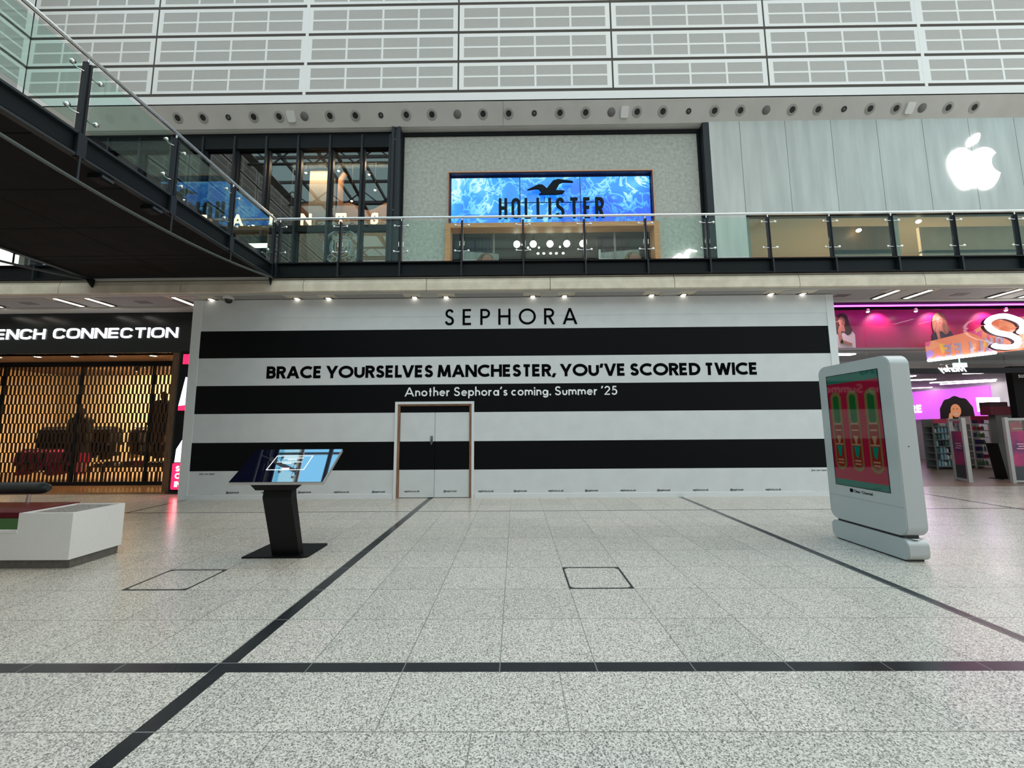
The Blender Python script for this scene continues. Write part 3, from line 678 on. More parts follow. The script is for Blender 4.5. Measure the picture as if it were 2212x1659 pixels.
# -- steel panelled shopfront with the fruit logo
YA = 12.8
APP = noisy('brushed_steel', (.35, .355, .34), (.45, .455, .435), 1.1, .38, .45, stretch=(3, 1, .35), lo=.3, hi=.7)
t = thing('steel_shopfront', 'satin steel panelled shopfront with a large white fruit logo', 'shopfront', (12.5, YA, 4.95))
xs = [6.78, 7.84]+[7.84+1.57*i for i in range(1, 9)]
for a, b_ in zip(xs[:-1], xs[1:]):
    m = MB(); m.box(a+.006, b_-.006, YA, YA+.05, 8.60 if a > 7 else 4.95, 12.06); build('facade_panel', m, APP, t)
m = MB(); m.box(6.80, 20.4, YA+.05, YA+.3, 8.60, 12.05); m.box(6.8, 7.83, YA+.05, YA+.25, 4.95, 8.6); build('backing', m, STEEL2, t)
m = MB(); m.box(7.86, 20.4, YA+.1, YA+.13, 4.95, 8.60); build('glass', m, glass('apple_glass', (.85, .85, .82), .015), t)
for X in (7.95, 12.95, 17.9):
    m = MB(); m.box(X-.07, X+.07, YA+.14, YA+.3, 4.95, 8.6); build('glazing_post', m, mat('post_grey', (.33, .34, .33), .5), t)
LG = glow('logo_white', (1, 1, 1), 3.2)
def C(x, z): return (15.645+(x-.5)*1.62, 9.41+z*1.53)
half_r = crom([C(.5, .86), C(.60, .93), C(.74, .97), C(.88, .93), C(.97, .83)], 5)
bite = crom([C(.97, .83), C(.88, .74), C(.845, .60), C(.88, .46), C(1.0, .355)], 5)
low = crom([C(1.0, .355), C(.92, .18), C(.80, .03), C(.70, 0.0), C(.60, .03), C(.5, .06), C(.40, .035), C(.30, 0.0), C(.20, .04), C(.09, .20), C(.01, .44), C(0, .66), C(.06, .83), C(.18, .95), C(.32, .96), C(.42, .90), C(.5, .86)], 5)
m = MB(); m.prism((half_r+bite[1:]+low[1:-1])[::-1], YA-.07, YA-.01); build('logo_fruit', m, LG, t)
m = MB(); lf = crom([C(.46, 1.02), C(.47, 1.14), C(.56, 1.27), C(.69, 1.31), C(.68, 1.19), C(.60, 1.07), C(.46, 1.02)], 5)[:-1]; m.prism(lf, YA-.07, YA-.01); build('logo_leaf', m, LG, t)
m = MB(); m.box(6.9, 21, 17.0, 17.1, 4.95, 9.0); struct('wall_shop_right', m, noisy('stone_cream', (.40, .37, .31), (.50, .47, .40), 1, .8), 'cream wall inside the steel shopfront')
m = MB(); m.box(6.9, 21, YA+.4, 17, 8.9, 9.0); struct('ceiling_shop_right', m, mat('tan_ceiling', (.42, .36, .28), .8))
t = thing('display_wall', 'free standing wall with brown timber board and dark shelf inside the steel shopfront', 'display wall', (12.2, 13.5, 4.95))
m = MB(); m.box(11.2, 13.3, 13.5, 13.6, 7.6, 8.5); build('timber_board', m, noisy('brown_board', (.20, .09, .04), (.28, .14, .07), 3, .5, stretch=(1, 1, .2)), t)
m = MB(); m.box(11.2, 13.3, 13.42, 13.6, 7.5, 7.6); build('shelf', m, STEEL2, t)
m = MB(); m.box(11.2, 13.3, 13.5, 13.6, 4.95, 7.5); build('lower_panel', m, MATS['stone_cream'], t)
t = thing('display_wall', 'long tan free standing wall with a dark rail below the fruit logo', 'display wall', (16.6, 13.5, 4.95))
m = MB(); m.box(14.3, 19, 13.5, 13.6, 7.56, 8.45); build('upper_panel', m, noisy('tan_board', (.40, .28, .18), (.48, .34, .22), 2, .6), t)
m = MB(); m.box(14.3, 19, 13.42, 13.6, 7.5, 7.56); build('rail', m, STEEL2, t)
m = MB(); m.box(14.3, 19, 13.5, 13.6, 4.95, 7.5); build('lower_panel', m, MATS['stone_cream'], t)
for i, (X, Z) in enumerate(((7.75, 8.35), (12.0, 8.25), (14.1, 8.55))):
    m = MB(); m.ball((X, 13.3, Z), .08, .08, .06, n=10, m=6); solid('ceiling_spot', m, LAMPW, 'bright ceiling spot inside the steel shopfront, %s from the left' % ORD[i], 'spotlight', (X, 13.3, Z), 'spots in the steel shopfront')

# ------------------------------------------------------------------ walkway edge: concrete fascia, channel beam, balustrade
YB = 8.4
mb = MB()
for i in range(-5, 7):
    a = .775+2.69*i; mb.prismx([(YB-.03, 4.47), (YB-.05, 4.485), (YB-.05, 4.65), (YB-.005, 4.79), (YB+.4, 4.79), (YB+.4, 4.47)], a+.006, a+2.684)
trim2 = struct('trim_2', mb, CONC, 'cream concrete edge of the walkway')
mb = MB(); mb.box(-15, 20, YB-.02, YB+.38, 4.5, 4.76); build('backing', mb, mat('joint_dark', (.06, .055, .05), .9), trim2)
def beamx(t, x0, x1, y):
    m = MB(); m.box(x0, x1, y, y+.09, 5.10, 5.125); m.box(x0, x1, y, y+.09, 4.795, 4.82); m.box(x0, x1, y+.07, y+.09, 4.82, 5.10); build('edge_beam', m, STEEL2, t)
def railing_x(x0, x1, posts, label, glass_edges=True):
    t = thing('balustrade', label, 'balustrade', ((x0+x1)/2, YB, 4.79))
    beamx(t, x0, x1, YB-.08)
    m = MB(); m.tube([(x0, YB, 6.17), (x1, YB, 6.17)], .026, 12); build('handrail', m, CHROME, t)
    for X in posts:
        m = MB(); m.box(X-.016, X+.016, YB-.09, YB-.01, 4.79, 5.125); m.box(X-.022, X+.022, YB-.03, YB+.05, 5.125, 6.08); m.box(X-.006, X+.006, YB-.045, YB-.03, 5.125, 6.08)
        p = build('post', m, STEEL, t)
        m = MB(); m.tube([(X, YB, 6.05), (X, YB, 6.15)], .011, 8); build('bracket', m, CHROME, p)
        for z in (5.97, 5.375):
            for sgn in (-1, 1):
                if (sgn < 0 and X-x0 < .2) or (sgn > 0 and x1-X < .2): continue
                m = MB(); m.tube([(X+sgn*.02, YB-.02, z), (X+sgn*.07, YB-.03, z-.012), (X+sgn*.14, YB-.028, z+.004)], .008, 6)
                m.lathe([(.001, 0), (.026, 0), (.026, .02), (.001, .024)], (X+sgn*.145, YB-.01, z+.004), (0, -1, 0), 12); build('clamp', m, CHROME, p)
    GL = glass('balustrade_glass', (.88, .955, .92), .010)
    for a, b_ in zip(posts[:-1], posts[1:]):
        m = MB(); m.box(a+.05, b_-.05, YB-.006, YB+.006, 5.19, 6.09); build('glass_panel', m, GL, t)
    return t
PX = [-5.21]+[.2+1.352*i for i in range(-3, 13)]
railing_x(-5.28, PX[-1], PX, 'long glass and steel balustrade along the upper walkway')
railing_x(-14.5, -9.4, [-9.45-1.1*i for i in range(5)][::-1], 'short glass balustrade seen under the left side of the footbridge')

# ------------------------------------------------------------------ footbridge
XB, XL = -5.28, -9.36
t = thing('footbridge', 'dark steel footbridge with glass sides crossing overhead at left', 'footbridge', (-7.3, 2, 4.8))
DS = noisy('dark_soffit_panel', (.010, .009, .009), (.014, .012, .012), 3, .8, spec=.15)
seams = [8.40, 7.43, 7.27, 6.20, 5.15, 4.1, 3.05, 2.0, .95, -.1, -1.15, -6]
for a, b_ in zip(seams[:-1], seams[1:]):
    for x0, x1 in ((XL+.1, -7.385), (-7.37, XB-.1)):
        m = MB(); m.box(x0, x1, b_+.008, a-.008, 4.83, 4.86); build('soffit_panel', m, DS, t)
m = MB(); m.box(XL+.05, XB-.05, -6, 8.4, 4.87, 5.05); build('deck', m, STEEL2, t)
for X, sg in ((XB, 1), (XL, -1)):
    m = MB(); m.box(min(X, X-sg*.09), max(X, X-sg*.09), -6, 8.38, 5.08, 5.11); m.box(min(X, X-sg*.09), max(X, X-sg*.09), -6, 8.38, 4.80, 4.83); m.box(min(X-sg*.09, X-sg*.07), max(X-sg*.09, X-sg*.07), -6, 8.38, 4.83, 5.08)
    build('edge_beam', m, mat('bridge_steel', (.022, .029, .035), .42, 0, .3), t)
    m = MB(); m.tube([(X-sg*.03, -6, 6.15), (X-sg*.03, 8.4, 6.15)], .027, 12); build('handrail', m, CHROME, t)
    posts = [8.36, 7.06, 5.78, 4.47, 3.16, 1.85, .54, -.77, -2.08]
    for Y in posts:
        x0 = X-sg*.04
        m = MB(); m.box(x0-.03, x0+.03, Y-.035, Y-.012, 4.8, 6.06); m.box(x0-.03, x0+.03, Y+.012, Y+.035, 4.8, 6.06); m.box(X-.012, X+.012, Y-.05, Y+.05, 4.8, 5.1)
        p = build('post', m, STEEL, t)
        m = MB(); m.tube([(x0, Y, 6.04), (x0, Y, 6.14)], .011, 8); build('bracket', m, CHROME, p)
        for z in (5.93, 5.36):
            for s2 in (-1, 1):
                if Y > 8.3 and s2 > 0: continue
                m = MB(); m.tube([(x0, Y+s2*.03, z), (x0-sg*.02, Y+s2*.09, z-.012), (x0-sg*.03, Y+s2*.16, z+.004)], .008, 6)
                m.lathe([(.001, -.02), (.027, -.02), (.027, .02), (.001, .024)], (x0, Y+s2*.165, z+.004), (1, 0, 0), 12); build('clamp', m, CHROME, p)
    GB = glass('bridge_glass', (.84, .95, .92), .02, power=3.0)
    for a, b_ in zip(posts[1:], posts[:-1]):
        m = MB(); x0 = X-sg*.04; m.box(x0-.006, x0+.006, a+.08, b_-.08, 5.20, 6.06); build('glass_panel', m, GB, t)
    # hanging tie tube under the beam
    kp = [(8.39, 4.80), (7.73, 4.69), (7.06, 4.60), (6.4, 4.535), (5.79, 4.50), (5.1, 4.482), (4.5, 4.49), (3.75, 4.525), (2.9, 4.58), (2.0, 4.66), (1.0, 4.78)]
    m = MB(); m.tube([(X, y, z) for y, z in crom(kp, 4)], .022, 10); build('tie_tube', m, mat('tube_steel', (.10, .12, .12), .35, .5), t)
    for y, z in ((7.06, 4.60), (5.78, 4.50), (4.47, 4.49)):
        m = MB(); m.tube([(X, y, z), (X, y, 4.81)], .014, 8); build('strut', m, STEEL, t)
m = MB(); m.prism([(XB-.06, 4.79), (XB, 4.79), (XB-.02, 4.62)], 8.30, 8.34); m.prism([(XL, 4.79), (XL+.18, 4.79), (XL+.15, 4.60)], 8.30, 8.34); build('end_bracket', m, STEEL2, t)
for Y, lab in ((4.85, 'near'), (5.58, 'far')):
    t2 = thing('bulkhead_light', 'dark emergency light under the bridge edge beam, the %s one' % lab, 'light fitting', (-5.42, Y, 4.80), 'emergency lights under the footbridge')
    m = MB(); m.rrect(-5.50, -5.34, 4.735, 4.80, .02, Y-.09, Y+.09); build('housing', m, STEEL2, t2)
    m = MB(); m.rrect(-5.33, -5.315, 4.745, 4.79, .008, Y-.075, Y+.075); build('lens', m, mat('lens_smoked', (.06, .06, .06), .2), t2)

# ------------------------------------------------------------------ ground floor ceiling with strip lights
ZS = 4.46
m = MB(); m.box(-15, 7.3, YB+.4, 9.7, ZS+.03, ZS+.06); m.box(7.3, 20, YB+.4, 9.3, ZS+.03, ZS+.06)
soff = struct('ceiling_ground', m, mat('soffit_frame', (.50, .48, .45), .7), 'white soffit over the ground floor shopfronts')
m = MB(); m.box(-15, 20, YB+.02, YB+.14, ZS, ZS+.03); m.box(-15, -7.6, 9.26, 9.62, ZS-.04, ZS+.03); m.box(7.3, 20, 9.26, 9.38, ZS-.02, ZS+.24); m.box(7.3, 20, 9.38, 10.06, ZS+.24, ZS+.28); build('soffit_border', m, MATS['soffit_frame'], soff)
PERF = noisy('perforated_soffit', (.30, .285, .28), (.40, .38, .37), 90, .8)
for i in range(-5, 7):
    a = .775+2.69*i
    m = MB(); m.box(a+.58, a+2.69-.58, YB+.16, 9.24, ZS, ZS+.03)
    build('perforated_panel', m, PERF, soff)
    m = MB(); m.box(a-.19, a+.19, YB+.16, 9.24, ZS-.005, ZS+.03); build('joint_band', m, MATS['soffit_frame'], soff)
    m = MB(); m.box(a+1.2, a+1.5, 8.84, 9.02, ZS-.006, ZS); build('access_hatch', m, mat('hatch_grey', (.14, .13, .13), .6), soff)
STRIP = glow('strip_white', (1, .94, .82), 4.5)
nl = 0
for i in range(-5, 7):
    for dx, sd in ((-.36, 'left'), (.36, 'right')):
        X = .775+2.69*i+dx
        if X < -13.5 or X > 14: continue
        nl += 1
        where = 'over the black shop sign' if X < -7.5 else 'above the striped hoarding' if X < 7.3 else 'over the pink chemist shop'
        t = thing('strip_light', 'white recessed strip light %s, %s strip from the left' % (where, ORD[nl-1]), 'ceiling light', (X, 8.85, ZS), 'strip lights in the ground floor soffit')
        ys = .13 if -7 < X < 7 else 0
        m = MB(); m.box(X-.075, X+.075, 8.60+ys, 9.22, ZS-.004, ZS+.028); build('housing', m, mat('strip_housing', (.10, .09, .085), .6), t)
        m = MB(); m.box(X-.045, X+.045, 8.60+ys, 9.19, ZS-.007, ZS-.004); build('diffuser', m, STRIP, t)

# dome camera
t = thing('dome_camera', 'small black dome security camera above the hoarding left corner', 'security camera', (-6.42, 8.62, ZS))
m = MB(); m.lathe([(.11, 0), (.11, -.05), (.085, -.06), (.001, -.06)], (-6.42, 8.62, ZS), (0, 0, 1), 20); build('housing', m, mat('camera_white', (.6, .58, .55), .5), t)
m = MB(); m.lathe([(.082, -.06), (.075, -.10), (.05, -.135), (.001, -.15)], (-6.42, 8.62, ZS), (0, 0, 1), 20); build('dome', m, mat('dome_black', (.004, .004, .004), .1), t)

# ------------------------------------------------------------------ striped hoarding
YH = 8.8
t = thing('hoarding', 'tall white and black striped shop hoarding with bold lettering', 'hoarding', (-.1, YH+.4, 0))
BZ = [(0, .60), (1.213, 1.846), (2.472, 3.098), (3.722, 4.445)]; BK = [(.60, 1.213), (1.846, 2.472), (3.098, 3.722)]
DX0, DX1 = -2.60, -.96   # door opening
def face(m, z0, z1, x0=-7.13, x1=7.02):
    if z0 < 2.03:
        zt = min(z1, 2.03); m.box(x0, DX0, YH, YH+.05, z0, zt); m.box(DX1, x1, YH, YH+.05, z0, zt)
        if z1 > 2.03: m.box(x0, x1, YH, YH+.05, 2.03, z1)
    else: m.box(x0, x1, YH, YH+.05, z0, z1)
m = MB()
for a, b_ in BZ: face(m, a, b_)
build('white_stripes', m, WHITE, t)
m = MB()
for a, b_ in BK: face(m, a, b_)
build('black_stripes', m, BLACKV, t)
for a, b_ in ((-7.34, -7.13), (7.02, 7.19)): m = MB(); m.box(a, b_, YH-.012, YH+.06, 0, 4.445); build('corner_trim', m, TRIMW, t)
m = MB(); m.box(-7.13, 7.02, YH-.006, YH, 4.02, 4.445); build('shadow_line_step', m, WHITE, t)  # raised step shaped to stand in for the fascia's shadow line
m = MB()
for a, b_ in ((-7.13, -2.67), (-.90, 7.02)): m.box(a, b_, YH-.025, YH, 0, .09)
build('skirting', m, TRIMW, t)
m = MB(); m.box(-7.34, -7.29, YH+.06, 10.4, 0, 4.445); m.box(7.14, 7.19, YH+.06, 10.4, 0, 4.445); m.box(-7.29, 7.14, 10.2, 10.25, 0, 4.4); build('return_panel', m, WHITE, t)
m = MB(); m.box(-2.655, -2.60, YH-.03, YH+.02, 0, 2.085); m.box(-.965, -.91, YH-.03, YH+.02, 0, 2.085); m.box(-2.60, -.965, YH-.03, YH+.02, 2.03, 2.085); build('architrave', m, TRIMW, t)
m = MB(); m.box(-2.60, -2.55, YH, YH+.12, 0, 2.03); m.box(-1.015, -.965, YH, YH+.12, 0, 2.03); m.box(-2.55, -1.015, YH, YH+.12, 1.99, 2.03); build('door_lining', m, OAKP, t)
DOORL = []
for x0, x1, nm in ((-2.545, -1.782, 'l'), (-1.774, -1.02, 'r')):
    m = MB()
    for z0, z1, k in ((.012, .60, 0), (.60, 1.213, 1), (1.213, 1.846, 0), (1.846, 1.985, 1)):
        m.mat(k); m.box(x0, x1, YH+.03, YH+.07, z0, z1)
    DOORL.append(build('door_leaf', m, [WHITE, BLACKV], t))
m = MB(); m.box(-1.873, -1.822, YH+.012, YH+.03, 1.17, 1.33); m.tube([(-1.848, YH+.012, 1.30), (-1.848, YH-.02, 1.30), (-1.848, YH-.02, 1.20), (-1.848, YH+.012, 1.20)], .010, 8); m.box(-1.858, -1.836, YH-.01, YH+.03, 1.14, 1.17)
build('handle', m, mat('handle_grey', (.22, .22, .22), .35, .8), DOORL[0])
m = MB(); m.box(-2.55, -1.015, YH+.08, YH+.1, 0, 2.0); build('door_backing', m, mat('gap_black', (.003, .003, .003), .9), t)
m = text('SEPHORA', -1.585, 1.41, 3.812, .372, YH-.009, CAP, w=.135, track=.55, t=.003); build('lettering', m, INK, t, label='black shop name in thin spaced capitals')
m = text('BRACE YOURSELVES MANCHESTER, YOU’VE SCORED TWICE', -5.57, 5.39, 2.628, .278, YH-.004, CAP, w=.235, track=.06, space=.27, t=.004); build('lettering', m, INK, t, label='bold black slogan in capitals')
m = text('Another Sephora’s coming. Summer ‘25', -2.46, 2.265, 2.205, .20, YH-.004, CAP, w=.150, track=.085, space=.25, t=.004); build('lettering', m, WHT_INK, t, label='white line of text on the black stripe')
m = MB()
xs_ = [-6.15, -5.35, -4.58, -3.777, -2.973, -2.26, -1.43, -.648, .092, .86, 1.627, 2.412, 3.177, 3.97, 4.742, 5.523]
for i, X in enumerate(xs_):
    s_ = 'sephora.co.uk' if i % 2 else '@sephorauk'
    yy = YH+.028 if DX0 < X < DX1 else YH-.003
    merge(m, btext(s_, X, .125, .335 if i % 2 else .29, yy, .022))
for X in (-6.745, 6.53):
    merge(m, btext('Join our team', X, .525, .33, YH-.003, .008)); merge(m, btext('sephora.co.uk', X, .065, .335, YH-.003, .012))
build('lettering', m, INK, t, label='row of small black print along the bottom')

# ------------------------------------------------------------------ left clothes shop, ground floor
YS = 9.6
BLKM = mat('sign_black', (.006, .009, .011), .22, 0, .4)
t = thing('black_shopfront', 'black fascia clothes shopfront with glowing white wide lettering', 'shopfront', (-11, YS, 0))
m = MB(); m.box(-14.99, -7.5, YS, YS+.3, 3.40, 4.44); build('fascia', m, BLKM, t)
m = MB(); m.box(-8.26, -7.5, YS, YS+.3, 0, 3.4); build('pier', m, BLKM, t)
m = MB(); m.box(-8.43, -8.27, YS+.01, YS+.25, 0, 3.40); build('timber_post', m, noisy('walnut', (.10, .045, .02), (.16, .08, .035), 6, .45, stretch=(4, 4, .6)), t)
m = MB(); m.box(-15, -8.43, YS+.05, 11.0, 3.40, 3.44); build('entrance_soffit', m, noisy('warm_timber', (.32, .16, .08), (.42, .22, .11), 4, .5, stretch=(.5, 5, 1)), t)
WL = glow('letter_white_lit', (.95, .95, 1), 2.0)
for ch, mm in text('FRENCH', -13.55, -11.66, 3.765, .255, YS-.025, WIDE, w=.18, track=.17, t=.02, slant=.02, sub=True)+text('CONNECTION', -11.45, -8.34, 3.775, .255, YS-.025, WIDE, w=.18, track=.17, t=.02, slant=.02, sub=True):
    build('letter', mm, WL, t)
m = MB(); m.box(-15, -8.3, YS-.02, 11.4, 0.0, .045); build('threshold', m, noisy('threshold_wood', (.22, .10, .04), (.34, .17, .07), 3, .25, stretch=(.3, 6, 1)), t)
DL = glow('downlight_warm', (1, .88, .7), 30)
for i, X in enumerate((-13.28, -12.25, -11.29, -10.30, -9.26)):
    t2 = thing('entrance_downlight', 'round downlight in the timber entrance soffit, %s from the left' % ORD[i], 'downlight', (X, 9.98, 3.40), 'downlights in the clothes shop entrance')
    m = MB(); m.lathe([(.10, 0), (.10, -.012), (.075, -.014), (.075, 0)], (X, 9.98, 3.40), (0, 0, 1), 18); build('rim', m, CHROME, t2)
    m = MB(); m.lathe([(.074, -.005), (.001, -.008)], (X, 9.98, 3.40), (0, 0, 1), 18); build('lens', m, DL, t2)
    l = bpy.data.lights.new('entrance_lamp', 'SPOT'); l.energy = 16; l.spot_size = 1.9; l.spot_blend = .7; l.color = (1, .70, .42); l.shadow_soft_size = .07
    o = bpy.data.objects.new('entrance_lamp', l); COL.objects.link(o); o.location = (X, 9.98, 3.37); o.rotation_euler = (0, 0, 0)
# grille of staggered plates
YG = 10.8
PLT = mat('grille_plate', (.035, .018, .010), .4, .5)
t = thing('shutter_grille', 'closed bronze shutter of staggered upright plates across the clothes shop', 'shutter', (-12, YG, .045))
m = MB(); rp_, cp_ = .262, .113
for r in range(12):
    z0 = .14+r*rp_; off = (r % 2)*cp_/2; X = -15+off
    while X < -8.5:
        m.box(X, X+.062, YG, YG+.008, z0, z0+rp_-.006); X += cp_
    m.box(-15, -8.45, YG+.002, YG+.01, z0-.010, z0+.004)
build('plates', m, PLT, t)
m = MB(); m.box(-15, -8.45, YG-.02, YG+.03, .045, .14); m.box(-15, -8.45, YG-.02, YG+.03, 3.26, 3.40)
for X in (-14.1, -11.95, -9.95): m.box(X-.035, X+.035, YG-.02, YG+.03, .14, 3.26)
build('rails', m, STEEL2, t)
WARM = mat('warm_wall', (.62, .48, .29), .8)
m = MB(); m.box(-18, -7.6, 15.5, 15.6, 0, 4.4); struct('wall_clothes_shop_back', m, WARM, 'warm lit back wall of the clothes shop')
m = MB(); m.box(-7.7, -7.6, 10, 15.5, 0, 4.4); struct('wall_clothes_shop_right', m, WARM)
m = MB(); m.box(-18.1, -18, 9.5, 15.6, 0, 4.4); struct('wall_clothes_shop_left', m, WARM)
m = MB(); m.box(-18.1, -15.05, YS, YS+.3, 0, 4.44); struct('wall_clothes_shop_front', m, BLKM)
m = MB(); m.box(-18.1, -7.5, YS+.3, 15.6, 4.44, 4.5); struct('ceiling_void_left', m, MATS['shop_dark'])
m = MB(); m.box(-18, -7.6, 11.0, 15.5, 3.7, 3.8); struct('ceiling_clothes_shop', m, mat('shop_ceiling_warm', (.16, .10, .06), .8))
m = MB(); m.box(-18, -7.6, 11.4, 15.6, -.1, .04); struct('floor_clothes_shop', m, mat('shop_floor_warm', (.25, .15, .08), .4))
TRK = glow('track_lamp', (1, .82, .55), 26)
for i, (X, Y, Z) in enumerate(((-14.2, 12.5, 3.55), (-12.6, 13.0, 3.45), (-11.6, 12.2, 3.45), (-10.6, 13.0, 3.5), (-9.6, 12.2, 3.4), (-9.0, 13.2, 3.5))):
    t2 = thing('track_spotlight', 'warm track spotlight behind the shutter, %s from the left' % ORD[i], 'spotlight', (X, Y, Z), 'track spotlights in the clothes shop')
    m = MB(); m.lathe([(.06, .16), (.07, 0), (.062, 0), (.05, .15)], (X, Y, Z), (0, 0, 1), 12); m.tube([(X, Y, Z+.12), (X, Y, 3.7)], .012, 6); build('can', m, STEEL2, t2)
    m = MB(); m.lathe([(.06, .01), (.001, .01)], (X, Y, Z), (0, 0, 1), 12); build('lens', m, TRK, t2)
la = bpy.data.lights.new('shop_fill', 'AREA'); la.energy = 210; la.size = 1.6; la.shape = 'RECTANGLE'; la.size_y = .3; la.color = (1, .74, .42)  # added area fill that lights the back wall behind the shutter
for i, X in enumerate((-14.2, -11.6, -9.2)):
    lo = bpy.data.objects.new('shop_fill', la); COL.objects.link(lo); lo.location = (X, 13.6, 3.66); lo.rotation_euler = (math.radians(18), 0, 0)
# garments on rails
def garment(cx, cy, ztop, L, wd, m1, label, group):
    m = MB(); hw = .21
    m.prismx([(cy-.05, ztop), (cy-hw, ztop-.07), (cy-hw-.05, ztop-L*.62), (cy-hw+.05, ztop-L*.63), (cy-hw+.06, ztop-.25), (cy-hw+.04, ztop-L), (cy+hw-.04, ztop-L), (cy+hw-.06, ztop-.25), (cy+hw-.05, ztop-L*.63), (cy+hw+.05, ztop-L*.62), (cy+hw, ztop-.07), (cy+.05, ztop)], cx-wd/2, cx+wd/2)
    return solid('garment', m, m1, label, 'garment', (cx, cy, ztop-L), group)
GM = [mat('cloth_black', (.008, .008, .01), .9), mat('cloth_brown', (.05, .03, .02), .9), mat('cloth_navy', (.012, .015, .03), .9), mat('cloth_magenta', (.42, .02, .10), .9), mat('cloth_cream', (.5, .42, .3), .9), mat('cloth_red', (.5, .01, .015), .9)]
def rail(x0, x1, y, z, mats_, lab, zL=.95, step=.085):
    t = thing('clothes_rail', 'steel clothes rail %s' % lab, 'clothes rail', ((x0+x1)/2, y, .04))
    m = MB(); m.tube([(x0, y, z), (x1, y, z)], .014, 8); build('bar', m, CHROME, t)
    for X in (x0, x1): m = MB(); m.tube([(X, y, .04), (X, y, z)], .014, 8); build('upright', m, CHROME, t)
    X = x0+.1; i = 0
    while X < x1-.05:
        mm = random.choice(mats_); garment(X, y, z-.015, zL*random.uniform(.75, 1.05), random.uniform(.045, .075), mm, 'garment hanging on the clothes rail %s' % lab, 'garments on the rail %s' % lab); X += step; i += 1
rail(-14.6, -12.3, 12.3, 1.62, [GM[0], GM[0], GM[2]], 'at far left behind the shutter'); rail(-14.4, -12.6, 11.65, .98, [GM[3], GM[3], GM[0]], 'low at left with magenta clothes', .7)
rail(-12.1, -10.9, 12.6, 1.60, [GM[0], GM[1], GM[4]], 'left of the middle behind the shutter'); rail(-10.7, -9.6, 12.4, 1.7, [GM[0], GM[1], GM[2]], 'right of the middle behind the shutter', 1.2)
rail(-9.5, -8.7, 13.0, 1.6, [GM[4], GM[5], GM[0]], 'at far right behind the shutter')
for cx, ln, lab in ((-12.25, 1.9, 'left'), (-9.95, 2.35, 'right')):
    t = thing('mannequin', 'dark dressed mannequin torso on a stand, %s one behind the shutter' % lab, 'mannequin', (cx, 11.17, .04))
    m = MB(); m.tube([(cx, 11.17, .04), (cx, 11.17, .9)], .02, 8); m.lathe([(.18, 0), (.18, .02), (.02, .03)], (cx, 11.17, .04), (0, 0, 1), 16); build('stand', m, STEEL2, t)
    z = ln; m = MB(); m.prism([(cx-.09, z), (cx-.25, z-.08), (cx-.33, z-.7), (cx-.24, z-.72), (cx-.18, z-.3), (cx-.22, z-1.0), (cx+.22, z-1.0), (cx+.18, z-.3), (cx+.24, z-.72), (cx+.33, z-.7), (cx+.25, z-.08), (cx+.09, z)], 11.07, 11.27); build('coat', m, GM[0], t)
    m = MB(); m.ball((cx, 11.17, z+.12), .08, .09, .13, n=12, m=8); build('head', m, GM[1], t)
for i in range(9):
    X = -12.0+i*.28; m = MB(); hh = random.uniform(.04, .14); m.rrect(X-.10, X+.10, .50, .50+hh, .02, 11.5, 11.75)
    solid('folded_stack', m, GM[(i*2) % 5], 'folded clothes on the low display table, %s from the left' % ORD[i], 'folded clothes', (X, 11.6, .5), 'folded clothes on the display table')
t = thing('display_table', 'low dark display table behind the shutter', 'table', (-10.9, 11.6, .04))
m = MB(); m.box(-12.2, -9.6, 11.4, 11.85, .46, .50); build('tabletop', m, GM[1], t)
for X in (-12.15, -9.65):
    for Y in (11.43, 11.82): m = MB(); m.box(X-.02, X+.02, Y-.02, Y+.02, .04, .46); build('leg', m, STEEL2, t)
# red digital poster in the gap beside the hoarding
t = thing('digital_poster', 'narrow glowing red and white digital poster beside the hoarding', 'sign', (-7.85, YS-.08, .06))
m = MB(); m.box(-8.17, -7.5, YS-.06, YS-.002, .06, 3.42); build('case', m, STEEL2, t)
m = MB(); m.rrect(-8.14, -7.53, .11, .72, .03, YS-.075, YS-.06); build('red_panel', m, glow('red_lit', (1, .01, .06), 2.2), t)
m = MB(); m.prism([(-8.10, .74), (-7.53, .74), (-7.53, 1.2), (-7.95, 1.28), (-8.08, 1.05)], YS-.075, YS-.06); m.prism([(-8.12, 2.08), (-7.53, 2.15), (-7.53, 2.6), (-8.0, 2.78)], YS-.075, YS-.06); build('white_panel', m, glow('pale_lit', (.8, .82, 1), 1.6), t)
m = MB(); m.box(-8.10, -7.53, YS-.075, YS-.06, 3.1, 3.34); build('red_strip', m, MATS['red_lit'], t)
m = MB(); m.prism([(-8.12, 1.97), (-7.53, 1.97), (-7.53, 2.14), (-8.12, 2.07)], YS-.075, YS-.06); build('red_strip', m, MATS['red_lit'], t)
m = MB()
for s_, z in (('STEP', .53), ('COME', .36), ('INTO', .17)): merge(m, text(s_, -8.055, -7.60, z, .125, YS-.08, CAP, w=.2, track=.1, t=.004))
build('lettering', m, glow('white_lit', (1, 1, 1), 2.5), t)

